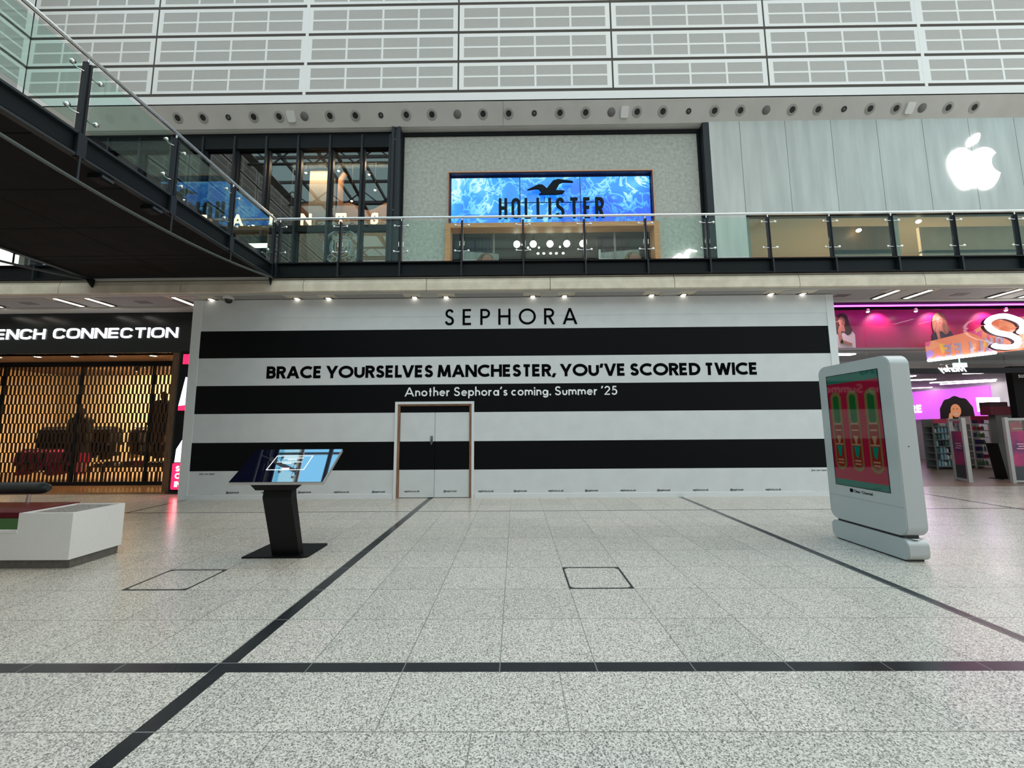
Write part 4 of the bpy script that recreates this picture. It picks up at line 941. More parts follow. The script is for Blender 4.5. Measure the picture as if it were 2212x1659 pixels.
# ------------------------------------------------------------------ right chemist shop, ground floor
YD = 10.05
PK = noisy('magenta_panel', (.40, .010, .11), (.46, .014, .14), 1.5, .35)
m = MB(); m.box(7.2, 22, 10.02, 20, -.1, 0); struct('floor_chemist', m, noisy('brown_boards', (.13, .09, .065), (.19, .135, .10), 2, .35, stretch=(.4, 5, 1)), 'brown wood floor of the pink chemist shop')
CHC = mat('chemist_ceiling', (.40, .37, .38), .7)
m = MB(); m.box(7.2, 18.1, 10.75, 12.2, 3.46, 3.5); struct('ceiling_chemist_front', m, CHC, 'grey ceiling at the chemist entrance')
m = MB(); m.box(7.2, 18.1, 12.2, 12.24, 3.16, 3.5); struct('ceiling_chemist_step', m, CHC)
m = MB(); m.box(7.2, 18.1, 12.2, 20, 3.12, 3.16); struct('ceiling_chemist_rear', m, CHC, 'lower grey ceiling of the chemist shop')
CW = mat('chemist_wall', (.5, .47, .49), .7)
m = MB(); m.box(18.1, 18.2, 10.8, 20, 0, 4.7); struct('wall_chemist_right', m, CW)
m = MB(); m.box(7.2, 18.2, 20, 20.1, 0, 4.5); struct('wall_chemist_back', m, CW)
m = MB(); m.box(7.2, 7.3, 10.8, 20, 0, 4.5); struct('wall_chemist_left', m, CW)
m = MB(); m.box(7.2, 22, YD+.12, 20, 4.76, 4.8); struct('ceiling_void_right', m, MATS['shop_dark'])
t = thing('chemist_shopfront', 'pink lit chemist shopfront with a violet neon line along the top', 'shopfront', (12, YD, 0))
m = MB(); m.box(7.2, 20, YD, YD+.12, 4.58, 4.75); build('header', m, mat('header_plum', (.03, .002, .03), .3), t)
m = MB(); m.tube([(7.3, YD-.03, 4.545), (20, YD-.03, 4.545)], .022, 8); build('neon_tube', m, glow('violet_neon', (.80, .06, 1.0), 5.5), t)
m = MB(); m.box(7.2, 18, 10.65, 10.75, 3.56, 4.62); build('magenta_band', m, PK, t)
m = MB(); m.box(7.2, 18, 10.55, 10.75, 3.50, 3.56); build('bulkhead_edge', m, mat('bulk_grey', (.30, .28, .28), .6), t)
m = MB(); m.box(7.2, 18, 10.62, 10.70, 2.86, 3.0); build('door_header', m, STEEL2, t)
m = MB()
for a, b_ in ((7.25, 8.95), (8.98, 10.68), (10.71, 12.4), (12.43, 16)): m.box(a, b_, YD+.04, YD+.052, 3.02, 4.46)
build('glass', m, glass('chemist_glass', (.93, .93, .93), .015), t)
for X in (8.20, 9.55, 11.0, 12.4, 13.8):
    ld = bpy.data.lights.new('band_lamp', 'SPOT'); ld.energy = 34; ld.spot_size = 1.9; ld.spot_blend = .6; ld.color = (1, .62, .72); ld.shadow_soft_size = .05
    lo = bpy.data.objects.new('band_lamp', ld); COL.objects.link(lo); lo.location = (X+.3, 10.38, 4.56); lo.rotation_euler = (math.radians(30), 0, 0)
for i, X in enumerate((9.3, 10.55, 12.9)):
    t2 = thing('band_spotlight', 'small bright spotlight above the magenta band, %s from the left' % ORD[i], 'spotlight', (X, 10.3, 4.45), 'spotlights over the magenta band')
    m = MB(); m.lathe([(.035, .09), (.045, 0), (.04, 0), (.03, .08)], (X, 10.3, 4.47), (0, 0, 1), 12); build('can', m, CHROME, t2)
    m = MB(); m.ball((X, 10.3, 4.48), .035, n=10, m=6); build('bulb', m, glow('spot_bulb', (1, .9, .85), 30), t2)
# people printed on the band
def print_person(cx, hair, top, lab, sc=1.0, x_hand=-.12):
    y = 10.62; t = thing('printed_person', lab, 'poster', (cx, y, 3.58))
    def e(x, z, rx, rz, n=20): return [(cx+sc*(x+rx*math.cos(2*PI*i/n)), 3.58+sc*(z+rz*math.sin(2*PI*i/n))) for i in range(n)]
    def pl(pts): return [(cx+sc*x, 3.58+sc*z) for x, z in pts]
    m = MB(); m.prism(pl([(-.26, 0), (.30, 0), (.31, .36), (.22, .50), (.06, .52), (-.16, .46), (-.26, .3)]), y+.012, y+.022); build('clothing', m, top, t)
    m = MB(); m.prism(pl(crom([(-.18, .38), (-.22, .62), (-.15, .86), (0, .95), (.14, .88), (.18, .66), (.24, .46), (.12, .34), (.02, .42)], 4)), y+.004, y+.012); build('hair', m, hair, t)
    m = MB(); m.prism(e(-.02, .72, .085, .13), y-.004, y+.004); m.prism(pl([(-.06, .62), (.03, .62), (.05, .44), (-.08, .44)]), y-.002, y+.004)
    m.prism(pl([(x_hand, .12), (x_hand+.08, .10), (x_hand+.05, .44), (x_hand+.09, .60), (x_hand+.05, .66), (x_hand, .55), (x_hand-.04, .44)]), y-.008, y-.004)
    m.prism(pl([(x_hand, .13), (x_hand+.30, .04), (x_hand+.32, .11), (x_hand+.04, .22)]), y-.008, y-.004); build('skin', m, mat('print_tan', (.42, .20, .12), .6), t)
    m = MB()
    for dx in (-.055, .015): m.prism(e(dx, .75, .014, .009, 8), y-.007, y-.004)
    m.prism(e(-.02, .655, .028, .010, 10), y-.007, y-.004); build('features', m, mat('print_dark', (.10, .03, .03), .6), t)
print_person(8.88, mat('print_darkhair', (.05, .02, .015), .7), mat('print_white', (.72, .70, .66), .6), 'printed dark haired person in a white top beside the hoarding')
print_person(11.50, noisy('print_brownhair', (.16, .08, .04), (.36, .2, .1), 8, .7), mat('print_navy', (.03, .03, .06), .6), 'printed long haired person in a dark top left of the neon S')
# neon S sign
t = thing('neon_sign', 'huge white tubular neon letter S hanging in the shopfront', 'sign', (12.2, 9.88, 3.3))
SP = [(12.61, 3.78), (12.70, 3.86), (12.71, 3.98), (12.60, 4.10), (12.30, 4.20), (12.02, 4.16), (11.86, 4.05), (11.87, 3.90), (12.06, 3.78), (12.36, 3.71), (12.53, 3.60), (12.51, 3.48), (12.34, 3.41), (12.02, 3.42), (11.93, 3.46)]
m = MB(); m.tube([(x, 9.86, z) for x, z in crom(SP, 4)], .062, 10); build('tube', m, glow('neon_white', (.92, .98, 1), 5), t)
m = MB(); m.tube([(x+.01, 9.93, z-.005) for x, z in crom(SP, 4)], .07, 8); build('backing', m, mat('neon_can', (.05, .02, .03), .4), t)
m = MB(); m.tube([(13.05, 9.86, 3.95), (13.02, 9.86, 3.60), (13.12, 9.86, 3.48), (13.3, 9.86, 3.5), (13.38, 9.86, 3.9)], .055, 8); build('tube', m, MATS['neon_white'], t)
# coloured banner seen from behind (mirror lettering)
def banner_mat():
    m = bpy.data.materials.new('banner_print'); m.use_nodes = True; t = m.node_tree; b = t.nodes['Principled BSDF']
    tc = t.nodes.new('ShaderNodeTexCoord'); v = t.nodes.new('ShaderNodeTexVoronoi'); v.inputs['Scale'].default_value = 5
    t.links.new(tc.outputs['Object'], v.inputs['Vector']); sc = t.nodes.new('ShaderNodeSeparateColor'); t.links.new(v.outputs['Color'], sc.inputs[0])
    r = t.nodes.new('ShaderNodeValToRGB'); r.color_ramp.interpolation = 'CONSTANT'; c = r.color_ramp
    c.elements[0].color = (.80, .22, .10, 1); c.elements[-1].position = .93; c.elements[-1].color = (.45, .25, .75, 1)
    for p_, cc in ((.5, (.85, .30, .14)), (.7, (.85, .42, .05)), (.82, (.75, .08, .25))): e = c.elements.new(p_); e.color = (*cc, 1)
    t.links.new(sc.outputs[0], r.inputs[0]); t.links.new(r.outputs[0], b.inputs['Base Color']); t.links.new(r.outputs[0], b.inputs['Emission Color'])
    b.inputs['Emission Strength'].default_value = .35; return m
t = thing('hanging_banner', 'orange banner with mirror image lettering hanging behind the neon S', 'banner', (11.9, 10.25, 3.2))
def bz(x, lo): return (3.13+(x-10.5)*.105) if lo else (3.56+(x-10.5)*.30)
m = MB(); m.prism([(10.62, 3.14), (14.2, 3.52), (14.2, 4.35), (12.4, 4.22), (11.9, 3.92), (10.62, 3.62)], 10.22, 10.24); build('sheet', m, banner_mat(), t)
m = MB()
for i, ch in enumerate('EEILKR'):
    X = 11.02+i*.27; s_ = .32+i*.012; mm = text(ch, 0, {'I': .04, 'L': .16}.get(ch, .2), 0, s_, 0, CAP, w=.2, t=.006)
    mm2 = MB(); mm2.add([(X+.2-v.x+.02, 10.205+v.y, 3.23+i*.03+v.z) for v in mm.v], mm.f); merge(m, mm2)
build('lettering', m, mat('banner_lilac', (.62, .45, .66), .5), t)
m = MB(); m.tube([(10.62, 10.2, 3.14), (12.35, 10.2, 3.33)], .035, 8); build('light_tube', m, glow('banner_tube', (1, .98, .9), 8), t)
# mirrored script on the door header and exit box
m = text('Marley', 0, .70, 0, .17, 0, ext('x', {'M': CAP['M']}), w=.13, track=.03, t=.01, slant=.5)
mm = MB(); mm.add([(12.02-v.x, 10.60+v.y, 2.90+v.z) for v in m.v], m.f); solid('script_sign', mm, glow('script_white', (1, 1, 1), 3), 'white mirrored script sign on the dark door header', 'sign', (11.6, 10.6, 2.88))
m = MB(); m.box(12.15, 12.50, 11.0, 11.05, 3.08, 3.20); m.box(12.31, 12.34, 11.02, 11.03, 3.20, 3.46); solid('exit_box', m, glow('exit_pale', (.55, .9, .9), 1.2), 'pale green exit light box above the mirrored script', 'sign', (12.3, 11, 3.08))
# ceiling strips inside
CS = glow('chemist_strip', (1, .97, .95), 9)
for i, (x0, y0, x1, y1, z) in enumerate(((7.6, 10.85, 9.35, 10.95, 3.44), (14.2, 12.6, 14.7, 12.45, 3.10), (15.9, 15.3, 17.3, 14.4, 3.10), (16.9, 15.9, 17.9, 14.9, 3.10), (16.6, 18.0, 17.9, 17.2, 3.10), (13.4, 14.6, 14.9, 14.2, 3.10), (11.5, 13.4, 13.2, 13.2, 3.10))):
    m = MB(); d = Vector((x1-x0, y1-y0, 0)).normalized(); n_ = Vector((-d.y, d.x, 0))*.09
    m.prismz([(x0-n_.x, y0-n_.y), (x1-n_.x, y1-n_.y), (x1+n_.x, y1+n_.y), (x0+n_.x, y0+n_.y)], z-.004, z+.018)
    solid('shop_strip_light', m, CS, 'white strip light in the chemist ceiling, %s from the entrance side' % ORD[i], 'ceiling light', ((x0+x1)/2, (y0+y1)/2, z), 'strip lights in the chemist shop')
# purple light box on the side wall
t = thing('light_box', 'large violet light box with a smiling curly haired person', 'sign', (18.05, 16.8, 1.75))
m = MB(); m.box(18.0, 18.08, 15.25, 20, 1.75, 2.99); build('panel', m, glow('violet_box', (.66, .12, .78), .72), t)
def side(pts, x0, x1): return MB().prismx(pts, x0, x1)
cy_, cz_ = 16.45, 1.75
m = side([(cy_+.62*math.cos(a), cz_+.28+.62*math.sin(a)+.03*math.sin(9*a)) for a in [PI*i/22 for i in range(23)]]+[(cy_-.64, cz_), (cy_+.64, cz_)], 17.985, 18.0); build('hair', m, mat('print_black', (.015, .01, .008), .8), t)
m = side([(cy_+.19*math.cos(a), cz_+.33+.27*math.sin(a)) for a in [2*PI*i/24 for i in range(24)]], 17.975, 17.985)
m.prismx([(cy_+.14, cz_), (cy_+.30, cz_), (cy_+.26, cz_+.20), (cy_+.18, cz_+.28), (cy_+.14, cz_+.15)], 17.97, 17.975); build('face', m, glow('lit_skin', (.55, .22, .10), .5), t)
m = side([(cy_-.09, cz_+.22), (cy_+.09, cz_+.22), (cy_+.05, cz_+.16), (cy_-.05, cz_+.16)], 17.97, 17.975); build('smile', m, WHT_INK, t)
m = MB()
for dy in (-.07, .07): m.prismx([(cy_+dy+.03*math.cos(a), cz_+.40+.015*math.sin(a)) for a in [2*PI*i/8 for i in range(8)]], 17.97, 17.975)
build('eyes', m, MATS['print_black'], t)
m = MB(); tm = text('HERE', 0, 1.15, 0, .34, 0, CAP, w=.22, track=.1, t=.01)
m.add([(17.985, 18.95-v.x, 2.06+v.z) for v in tm.v], tm.f); build('lettering', m, glow('lit_text', (1, 1, 1), 1.5), t)
# monitors
t = thing('wall_screen', 'bright white wall screen at the back right of the chemist', 'screen', (17.5, 14.9, 1.98))
m = MB(); m.box(17.15, 17.95, 14.9, 14.96, 1.98, 2.50); build('panel', m, glow('screen_white', (.9, .95, 1), 2), t)
m = MB(); m.box(17.22, 17.9, 14.89, 14.9, 2.02, 2.28); build('picture', m, noisy('screen_print', (.35, .40, .6), (.8, .5, .5), 7, .5, es=.8), t)
m = MB(); m.box(17.5, 17.6, 14.92, 14.96, 0, 1.98); build('stand', m, PANW, t)
# shelving with products
PROD = [mat('pack_%d' % i, c, .5) for i, c in enumerate(((.75, .75, .72), (.55, .03, .10), (.10, .25, .18), (.06, .05, .20), (.70, .35, .30), (.20, .35, .42), (.12, .30, .08), (.70, .60, .45), (.03, .03, .04)))]
PM = []
for i, mm in enumerate(PROD):
    m = MB(); wd = (.09, .12, .07)[i % 3]; hh = (.15, .12, .18)[i % 3]
    if i % 2: m.box(-wd/2, wd/2, -.04, .04, 0, hh)
    else: m.lathe([(.001, 0), (wd/2.4, 0), (wd/2.4, hh*.72), (wd/5, hh*.82), (wd/5, hh), (.001, hh)], (0, 0, 0), (0, 0, 1), 8)
    me_o = build('tmp', m, mm); me_ = me_o.data; me_.name = 'product'; bpy.data.objects.remove(me_o); PM.append(me_)
nprod = 0
def shelf_unit(x0, x1, y, H, n, lab, frame_m, pal):
    global nprod
    t = thing('shelving_unit', 'shop shelving unit with products %s' % lab, 'shelving', ((x0+x1)/2, y, 0))
    m = MB(); m.box(x0, x1, y+.34, y+.38, 0, H); build('back_panel', m, frame_m, t)
    for X in (x0, x1-.03): m = MB(); m.box(X, X+.03, y+.01, y+.05, 0, H); build('upright', m, frame_m, t)
    for k in range(n):
        z = .08+k*(H-.12)/n; m = MB(); m.box(x0+.03, x1-.03, y, y+.34, z, z+.025); build('shelf', m, frame_m, t)
        X = x0+.115
        while X < x1-.105:
            me_ = random.choice([PM[q] for q in pal]); o = bpy.data.objects.new('product', me_); COL.objects.link(o)
            o.location = (X, y+.08, z+.026); o['label'] = 'small packaged product on the shelving unit %s' % lab; o['category'] = 'product'; o['group'] = 'products on the shelving unit %s' % lab
            X += .112
    m = MB(); m.box(x0, x1, y-.02, y, H-.14, H-.0); build('header_sign', m, PROD[1], t)
GRY = mat('shelf_grey', (.16, .17, .17), .6); SHW = mat('shelf_white', (.62, .61, .58), .5)
shelf_unit(14.35, 15.25, 13.9, 1.70, 7, 'behind the totem edge', GRY, (0, 5, 8, 2)); shelf_unit(15.3, 15.9, 14.6, 1.72, 7, 'in white beside the left gate', SHW, (0, 0, 7, 5))
shelf_unit(16.0, 16.65, 14.2, 1.80, 7, 'between the gates', SHW, (1, 2, 6, 3)); shelf_unit(16.7, 17.3, 13.9, 1.62, 7, 'behind the black bin', SHW, (1, 4, 3, 7, 5))
t = thing('promo_stand', 'crimson promotional stand with pale text behind the black bin', 'display stand', (16.0, 12.9, 0))
m = MB(); m.box(15.75, 16.25, 12.9, 13.0, 0, 1.55); build('board', m, PROD[1], t)
m = MB()
for z in (1.35, 1.25, 1.12): m.box(15.82, 16.15, 12.893, 12.9, z, z+.035)
build('text_bars', m, SHW, t)
t = thing('promo_box', 'dark red display box on top of the shelving', 'display', (16.5, 13.6, 1.8)) 
m = MB(); m.box(15.9, 16.9, 13.5, 13.8, 1.82, 2.10); build('box', m, mat('deep_red', (.16, .01, .03), .5), t); m = MB(); m.box(15.9, 16.5, 13.5, 13.8, 2.10, 2.25); build('lid', m, mat('plum_dark', (.05, .01, .02), .5), t); m = MB(); m.box(16.1, 16.7, 13.55, 13.75, 0, 1.82); build('stand', m, GRY, t)
# security gates
def gate(ax, ay, bx, by, lab):
    t = thing('security_gate', lab, 'security gate', ((ax+bx)/2, (ay+by)/2, 0), 'anti theft gates at the chemist entrance')
    d = Vector((bx-ax, by-ay, 0)); L = d.length; d.normalize(); n = Vector((-d.y, d.x, 0))
    M = Matrix(((d.x, n.x, 0, ax), (d.y, n.y, 0, ay), (0, 0, 1, 0), (0, 0, 0, 1)))
    for a in (0, L-.07): m = MB(); m.M = M; m.box(a, a+.07, -.04, .04, 0, 1.68); build('post', m, mat('gate_grey', (.42, .41, .40), .4), t)
    m = MB(); m.M = M; m.box(.07, L-.07, -.02, .02, 1.60, 1.66); m.box(.07, L-.07, -.03, .03, 0.02, .07); build('crossbar', m, MATS['gate_grey'], t)
    m = MB(); m.M = M; m.box(.07, L-.07, -.012, .012, .42, 1.32); build('poster', m, noisy('gate_poster', (.10, .03, .12), (.65, .03, .16), 1.6, .25, stretch=(1, 1, 1)), t)
    m = MB(); m.M = M; m.box(.07, L-.07, -.012, .012, .07, .42); build('kick_panel', m, mat('gate_slate', (.045, .05, .06), .4), t)
    m = MB(); m.M = M
    for z, a in ((.98, .3), (.92, .34), (.86, .28)):
        for s2 in (-.016, .012): m.box(L*a, L*(a+.38), s2, s2+.004, z, z+.025)
    build('text_bars', m, mat('gate_pink_text', (.8, .35, .45), .5), t)
    m = MB(); m.M = M; m.box(.07, L-.07, -.004, .004, 1.32, 1.60); build('glass', m, glass('gate_glass', (.9, .9, .92), .05), t)
gate(12.12, 11.3, 11.88, 10.72, 'grey security gate with crimson poster, the left one'); gate(12.76, 10.58, 13.4, 10.42, 'grey security gate with crimson poster, at the right picture edge')
m = MB(); m.prismz([(13.30, 11.2), (13.90, 11.2), (13.90, 11.55), (13.30, 11.55)], 0, .02)
m.prism([(13.42, .02), (13.90, .02), (13.92, .95), (13.28, .98)], 11.2, 11.5); solid('black_bin', m, mat('bin_black', (.006, .006, .007), .35), 'tall black tapered bin inside the chemist entrance', 'bin', (13.5, 11.3, 0))
t = thing('cosmetics_board', 'black cosmetics display with pale roundels at the right edge', 'display', (14.2, 11.1, 0))
m = MB(); m.box(13.75, 15.2, 11.05, 11.2, 1.6, 3.1); m.box(14.0, 15.2, 11.05, 11.2, 0, 1.6); build('board', m, mat('board_black', (.008, .007, .008), .7, 0, .1), t)
for z, c in ((2.42, (.62, .25, .2)), (2.22, (.6, .58, .5)), (1.95, (.5, .08, .2))):
    m = MB(); m.lathe([(.10, 0), (.10, .01), (.001, .012)], (14.22, 11.05, z), (0, -1, 0), 16); build('roundel', m, mat('roundel_%d' % int(z*100), c, .5), t)
m = btext('superdrug', 14.25, 2.78, .7, 11.04, .01); build('lettering', m, WHT_INK, t)

# ------------------------------------------------------------------ touch table kiosk
KB = mat('kiosk_black', (.004, .004, .0045), .45, 0, .2)
t = thing('touch_kiosk', 'black pedestal kiosk with a large tilted touch screen', 'kiosk', (-2.8, 5.05, 0))
m = MB(); r = .03
pts = [(-3.20, 4.80), (-2.50, 4.80), (-2.44, 4.83), (-2.44, 5.32), (-2.46, 5.36), (-3.16, 5.36), (-3.20, 5.33)]; m.prismz(pts, 0, .016); build('base_plate', m, KB, t)
m = MB(); m.prismx([(4.87, .016), (4.96, .016), (4.745, .70), (4.715, .87), (4.655, .86), (4.62, .72)], -2.885, -2.56); build('column', m, KB, t)
m = MB(); sl = (1.243-.905)/(4.97-4.50)
m.add([(-3.02, 4.58, .88), (-2.40, 4.58, .88), (-2.52, 4.62, .80), (-2.97, 4.62, .80), (-3.02, 4.9, .88+.32*sl), (-2.40, 4.9, .88+.32*sl), (-2.52, 4.84, .90), (-2.97, 4.84, .90)],
      [(0, 3, 2, 1), (4, 5, 6, 7), (3, 7, 6, 2), (0, 1, 5, 4), (0, 4, 7, 3), (1, 2, 6, 5)]); build('bracket', m, KB, t)
A = Vector((-3.205, 4.50, .905)); ux = Vector((1, 0, 0)); uy = Vector((0, .47, .338)).normalized(); un = ux.cross(uy)
MS = Matrix(((ux.x, uy.x, un.x, A.x), (ux.y, uy.y, un.y, A.y), (ux.z, uy.z, un.z, A.z), (0, 0, 0, 1)))
W_, H_ = 1.06, .579
def kb(x0, x1, y0, y1, z0, z1): m = MB(); m.M = MS; m.box(x0, x1, y0, y1, z0, z1); return m
m = kb(0, W_, 0, H_, -.038, -.003); scr = build('bezel', m, mat('bezel_silver', (.55, .54, .53), .3, .8), t)
m = kb(.004, W_-.004, .004, H_-.004, -.003, .0015); MATS['screen_glass'] = None or mat('screen_glass', (.002, .003, .012), .02, spec=1.0); MATS['screen_glass'].node_tree.nodes['Principled BSDF'].inputs['IOR'].default_value = 2.1
sc_ = build('screen', m, mat('screen_glass', (.002, .003, .012), .02, spec=1.0), t)
m = MB(); m.M = MS
x0, x1, y0, y1 = .315, .755, .20, .455
m.box(x0, x1, y0, y0+.008, .0015, .0025); m.box(x0, x1, y1-.008, y1, .0015, .0025); m.box(x0, x0+.008, y0, y1, .0015, .0025); m.box(x1-.008, x1, y0, y1, .0015, .0025)
for bx0, bx1, by in ((.42, .68, .405), (.48, .60, .375), (.37, .70, .335), (.45, .58, .312)):
    n_ = int((bx1-bx0)/.022)
    for q in range(n_): m.box(bx0+q*.022, bx0+q*.022+.017, by, by+.012 if by > .36 else by+.008, .0015, .0025)
build('message_box', m, glow('ui_white', (.85, .95, .95), .8), sc_)
m = kb(.49, .575, .212, .238, .0015, .0026); build('button', m, glow('ui_pink', (1, .45, .5), .9), sc_)

# ------------------------------------------------------------------ advertising totem
XT = 4.265
TW = mat('totem_white', (.42, .455, .44), .14); TS = mat('totem_silver', (.46, .475, .48), .42, .3)
t = thing('advertising_totem', 'white rounded double sided advertising totem with a pink screen', 'advertising totem', (XT+.115, 5.06, 0))
def yz(y0, y1, z0, z1, r, x0, x1, n=7):
    pts = []
    for cy, cz, a in ((y1-r, z1-r, 0), (y0+r, z1-r, 90), (y0+r, z0+r, 180), (y1-r, z0+r, 270)):
        for k in range(n+1): a2 = math.radians(a+90*k/n); pts.append((cy+r*math.cos(a2), cz+r*math.sin(a2)))
    return MB().prismx(pts, x0, x1)
def band_yz(y0, y1, z0, z1, r, x0, x1):
    m = yz(y0, y1, z0, z1, r, x0, x1); n = len(m.v)//2
    for i in range(2, len(m.f)): m.sm[i] = True
    return m
m = band_yz(4.53, 5.60, .268, 2.295, .115, XT+.008, XT+.222); crisp(build('cabinet', m, TS, t))
m = yz(4.535, 5.595, .273, 2.29, .112, XT, XT+.008); build('front_glass', m, TW, t)
m = yz(4.535, 5.595, .273, 2.29, .112, XT+.222, XT+.23); build('rear_glass', m, TW, t)
m = band_yz(4.54, 5.60, .015, .242, .075, XT+.006, XT+.224); crisp(build('base', m, TS, t))
m = yz(4.545, 5.595, .02, .237, .072, XT, XT+.006); m2 = yz(4.545, 5.595, .02, .237, .072, XT+.224, XT+.23); m.add(m2.v, m2.f); build('base_face', m, TW, t)
m = MB().box(XT+.03, XT+.2, 4.62, 5.52, .24, .27); build('neck', m, mat('neck_dark', (.03, .03, .03), .5), t)
m = MB().box(XT+.02, XT+.21, 4.60, 5.54, 0, .016); build('foot', m, MATS['neck_dark'], t)
m = MB(); m.lathe([(.05, .002), (.05, .006), (.001, .007)], (XT+.115, 4.60, .238), (0, 0, 1), 16); build('lock_cap', m, CHROME, t)
m = MB(); m.lathe([(.006, 0), (.006, .003), (.001, .003)], (XT+.115, 4.53, 1.25), (0, -1, 0), 8); build('keyhole', m, STEEL2, t)
def ty(y): return 5.60-y   # distance from the far edge
def tq(a, b, z0, z1, x0, x1): return MB().box(x0, x1, ty(b), ty(a), z0, z1)
m = tq(.135, .92, .715, 2.155, XT-.002, XT+.001); scp = build('screen', m, mat('totem_screen_black', (.006, .006, .007), .06), t)
def lit(name, c, e=.42): return mat(name, (c[0]*.10, c[1]*.10, c[2]*.10), .04, emit=c, es=e*.28)
m = tq(.15, .91, .80, 2.04, XT-.0035, XT-.002); build('picture_field', m, lit('ad_crimson', (.36, .012, .045), .62), scp)
for a, b_ in ((2.04, 2.145), (.725, .80)): build('green_bar', tq(.15, .91, a, b_, XT-.0035, XT-.002), lit('ad_green', (.02, .16, .11), .8), scp)
def cap_yz(c, z0, z1, r, x): # vertical capsule outline
    pts = [(ty(c)+r*math.cos(a), z1-r+r*math.sin(a)) for a in [PI*i/12 for i in range(13)]]+[(ty(c)-r*math.cos(a), z0+r-r*math.sin(a)) for a in [PI*i/12 for i in range(13)]]
    return MB().prismx(pts, x-.0012, x)
for c in (.27, .53, .79):
    build('bottle_glow', cap_yz(c, .92, 1.93, .085, XT-.0035), lit('ad_olive', (.20, .16, .055), .6), scp)
    m = MB(); m.add(*(lambda q: (q.v, q.f))(cap_yz(c, 1.52, 1.88, .045, XT-.0047))); build('bottle_cap', m, lit('ad_leaf', (.012, .13, .03), .6), scp)
    build('bottle_body', cap_yz(c, .96, 1.52, .062, XT-.0047), lit('ad_red', (.25, .03, .02), .6), scp)
    m = MB()
    for z, hw in ((1.50, .055), (1.42, .05), (1.24, .06), (1.04, .045), (1.0, .045)): m.prismx([(ty(c)-hw, z), (ty(c)+hw, z), (ty(c)+hw, z+.02), (ty(c)-hw, z+.02)], XT-.0068, XT-.0059)
    m.prismx([(ty(c)-.035, 1.36), (ty(c)+.035, 1.36), (ty(c)+.01, 1.26), (ty(c)-.01, 1.26)], XT-.0068, XT-.0059); build('bottle_label', m, lit('ad_pale', (.40, .24, .15), .6), scp)
    m = MB(); m.prismx([(ty(c)-.04, 1.23), (ty(c)+.04, 1.23), (ty(c)+.02, 1.10), (ty(c)-.01, 1.09)], XT-.0068, XT-.0059); build('bottle_tag', m, lit('ad_teal', (.0, .22, .15), .7), scp)
bt = btext('Clear Channel', 0, 0, .27, 0, .02); m = MB(); m.add([(XT-.002, ty(.545+v.x), .652+v.z) for v in bt.v], bt.f)
m.box(XT-.002, XT-.001, ty(.40), ty(.355), .648, .692); build('maker_mark', m, INK, t)
m = MB().box(XT-.001, XT+.0, 4.54, 5.59, .578, .582); build('panel_seam', m, mat('seam_grey', (.30, .31, .30), .5), t)

# ------------------------------------------------------------------ white seating island at left
t = thing('seating_island', 'white angular seating island with raised planter box and green turf', 'seating', (-5.9, 4.8, 0))
MW = noisy('matt_white_resin', (.64, .63, .61), (.67, .66, .64), 60, .55); PLH = noisy('plinth_brown', (.10, .09, .08), (.13, .12, .105), 20, .5)
m = MB(); m.box(-9.5, -4.885, 4.50, 5.03, 0, .10); build('plinth', m, PLH, t)
xr0, xr1, y0_, y1_ = -5.455, -4.855, 4.455, 5.04
m = MB(); m.add([(xr0, y0_, .10), (xr1, y0_, .10), (xr1, y1_, .10), (xr0, y1_, .10), (xr0, y0_, .596), (xr1, y0_, .596), (xr1, y1_, .596), (xr0, y1_, .596),
      (xr0+.03, y0_+.03, .596), (xr1-.03, y0_+.03, .596), (xr1-.03, y1_-.03, .596), (xr0+.03, y1_-.03, .596), (xr0+.03, y0_+.03, .56), (xr1-.03, y0_+.03, .56), (xr1-.03, y1_-.03, .56), (xr0+.03, y1_-.03, .56)],
      [(0, 1, 5, 4), (1, 2, 6, 5), (2, 3, 7, 6), (3, 0, 4, 7), (0, 3, 2, 1), (4, 5, 9, 8), (5, 6, 10, 9), (6, 7, 11, 10), (7, 4, 8, 11), (8, 9, 13, 12), (9, 10, 14, 13), (10, 11, 15, 14), (11, 8, 12, 15)]); build('planter_box', m, MW, t)
m = MB(); m.box(xr0+.03, xr1-.03, y0_+.03, y1_-.03, .54, .582); build('gravel_top', m, noisy('gravel_grey', (.14, .13, .12), (.34, .32, .29), 45, .9, detail=8, bump=1.0), t)
m = MB(); m.box(-9.5, xr0, y0_, y1_+.08, .10, .385); m.box(-9.5, xr0, y0_-.004, y0_+.03, .385, .415); build('low_body', m, MW, t)
m = MB(); m.box(-9.5, xr0, y0_+.03, y1_+.08, .385, .40); build('turf', m, noisy('green_turf', (.012, .055, .004), (.03, .11, .01), 120, .95, bump=1.0), t)
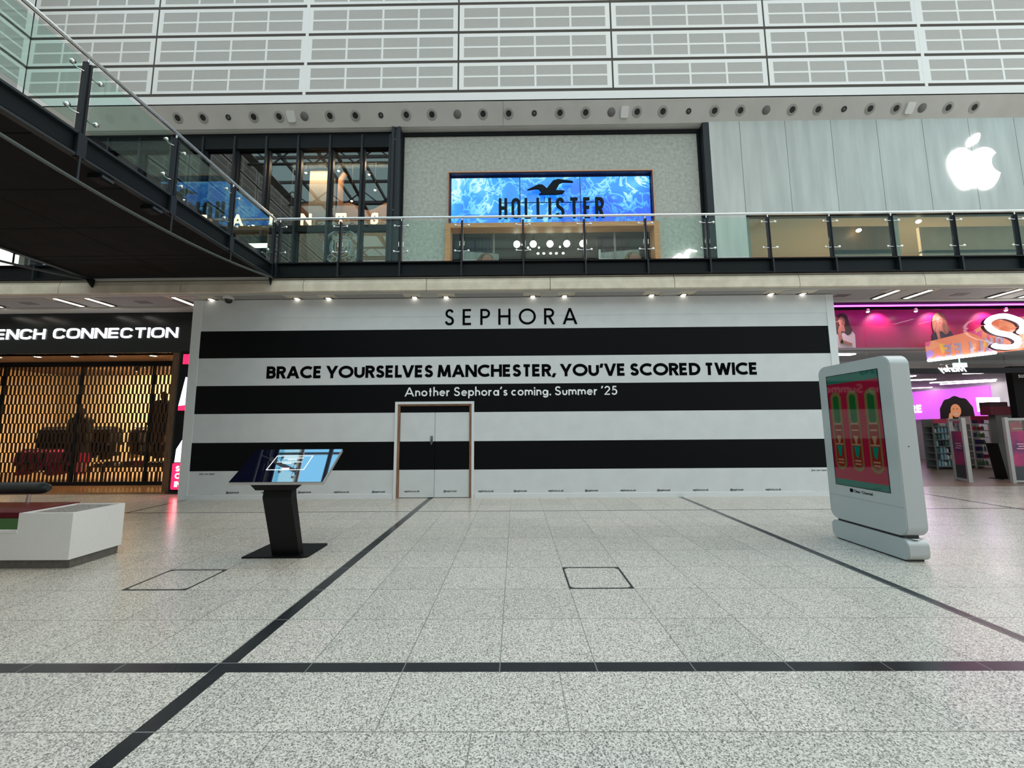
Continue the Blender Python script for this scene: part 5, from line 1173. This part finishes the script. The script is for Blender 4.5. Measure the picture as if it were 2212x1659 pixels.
t = thing('red_bench', 'dark red padded bench with black bolster backrest behind the island', 'bench', (-7.5, 5.6, 0))
m = MB(); m.prismx([(5.33, .36), (5.33, .43), (5.36, .455), (5.95, .455), (5.98, .43), (5.98, .36)], -9.5, -6.42); build('seat', m, noisy('red_vinyl', (.11, .004, .014), (.15, .006, .018), 5, .35), t)
m = MB(); m.box(-9.4, -6.5, 5.38, 5.92, 0, .36); build('base', m, mat('bench_base', (.05, .008, .01), .5), t)
m = MB(); YQ = 5.95; R_ = .086
m.tube([(-9.5, YQ, .655), (-7.02, YQ, .655), (-6.96, YQ, .655), (-6.92, YQ, .655), (-6.885, YQ, .655)], [R_, R_, R_*.93, R_*.75, R_*.45], 20); build('bolster', m, noisy('dark_vinyl', (.012, .016, .017), (.02, .026, .027), 7, .38), t)
for X in (-7.17, -8.6): m = MB(); m.tube([(X, YQ-.01, .45), (X, YQ, .60)], .022, 10); build('support', m, mat('support_pink_steel', (.5, .4, .4), .3, .8), t)

# ------------------------------------------------------------------ floor hatches
def hatch(c, label):
    t = thing('floor_hatch', label, 'floor hatch', (sum(p[0] for p in c)/4, sum(p[1] for p in c)/4, 0), 'square access hatches in the granite floor')
    x0, x1 = min(p[0] for p in c), max(p[0] for p in c); y0, y1 = min(p[1] for p in c), max(p[1] for p in c)
    m = MB(); w = .017
    m.box(x0, x1, y0, y0+w, 0, .003); m.box(x0, x1, y1-w, y1, 0, .003); m.box(x0, x0+w, y0+w, y1-w, 0, .003); m.box(x1-w, x1, y0+w, y1-w, 0, .003)
    for sx, X in ((1, x0+w), (-1, x1-w)):
        for sy, Y in ((1, y0+w), (-1, y1-w)): m.prismz([(X, Y), (X+sx*.035, Y), (X, Y+sy*.035)][::sx*sy], 0, .003)
    build('frame', m, mat('hatch_frame', (.02, .02, .021), .5), t)
hatch([(.485, 3.885), (1.085, 4.455)], 'square floor hatch outlined in black, in front of the door at the centre')
hatch([(-3.70, 3.89), (-3.095, 4.435)], 'square floor hatch outlined in black, beside the white seating island')
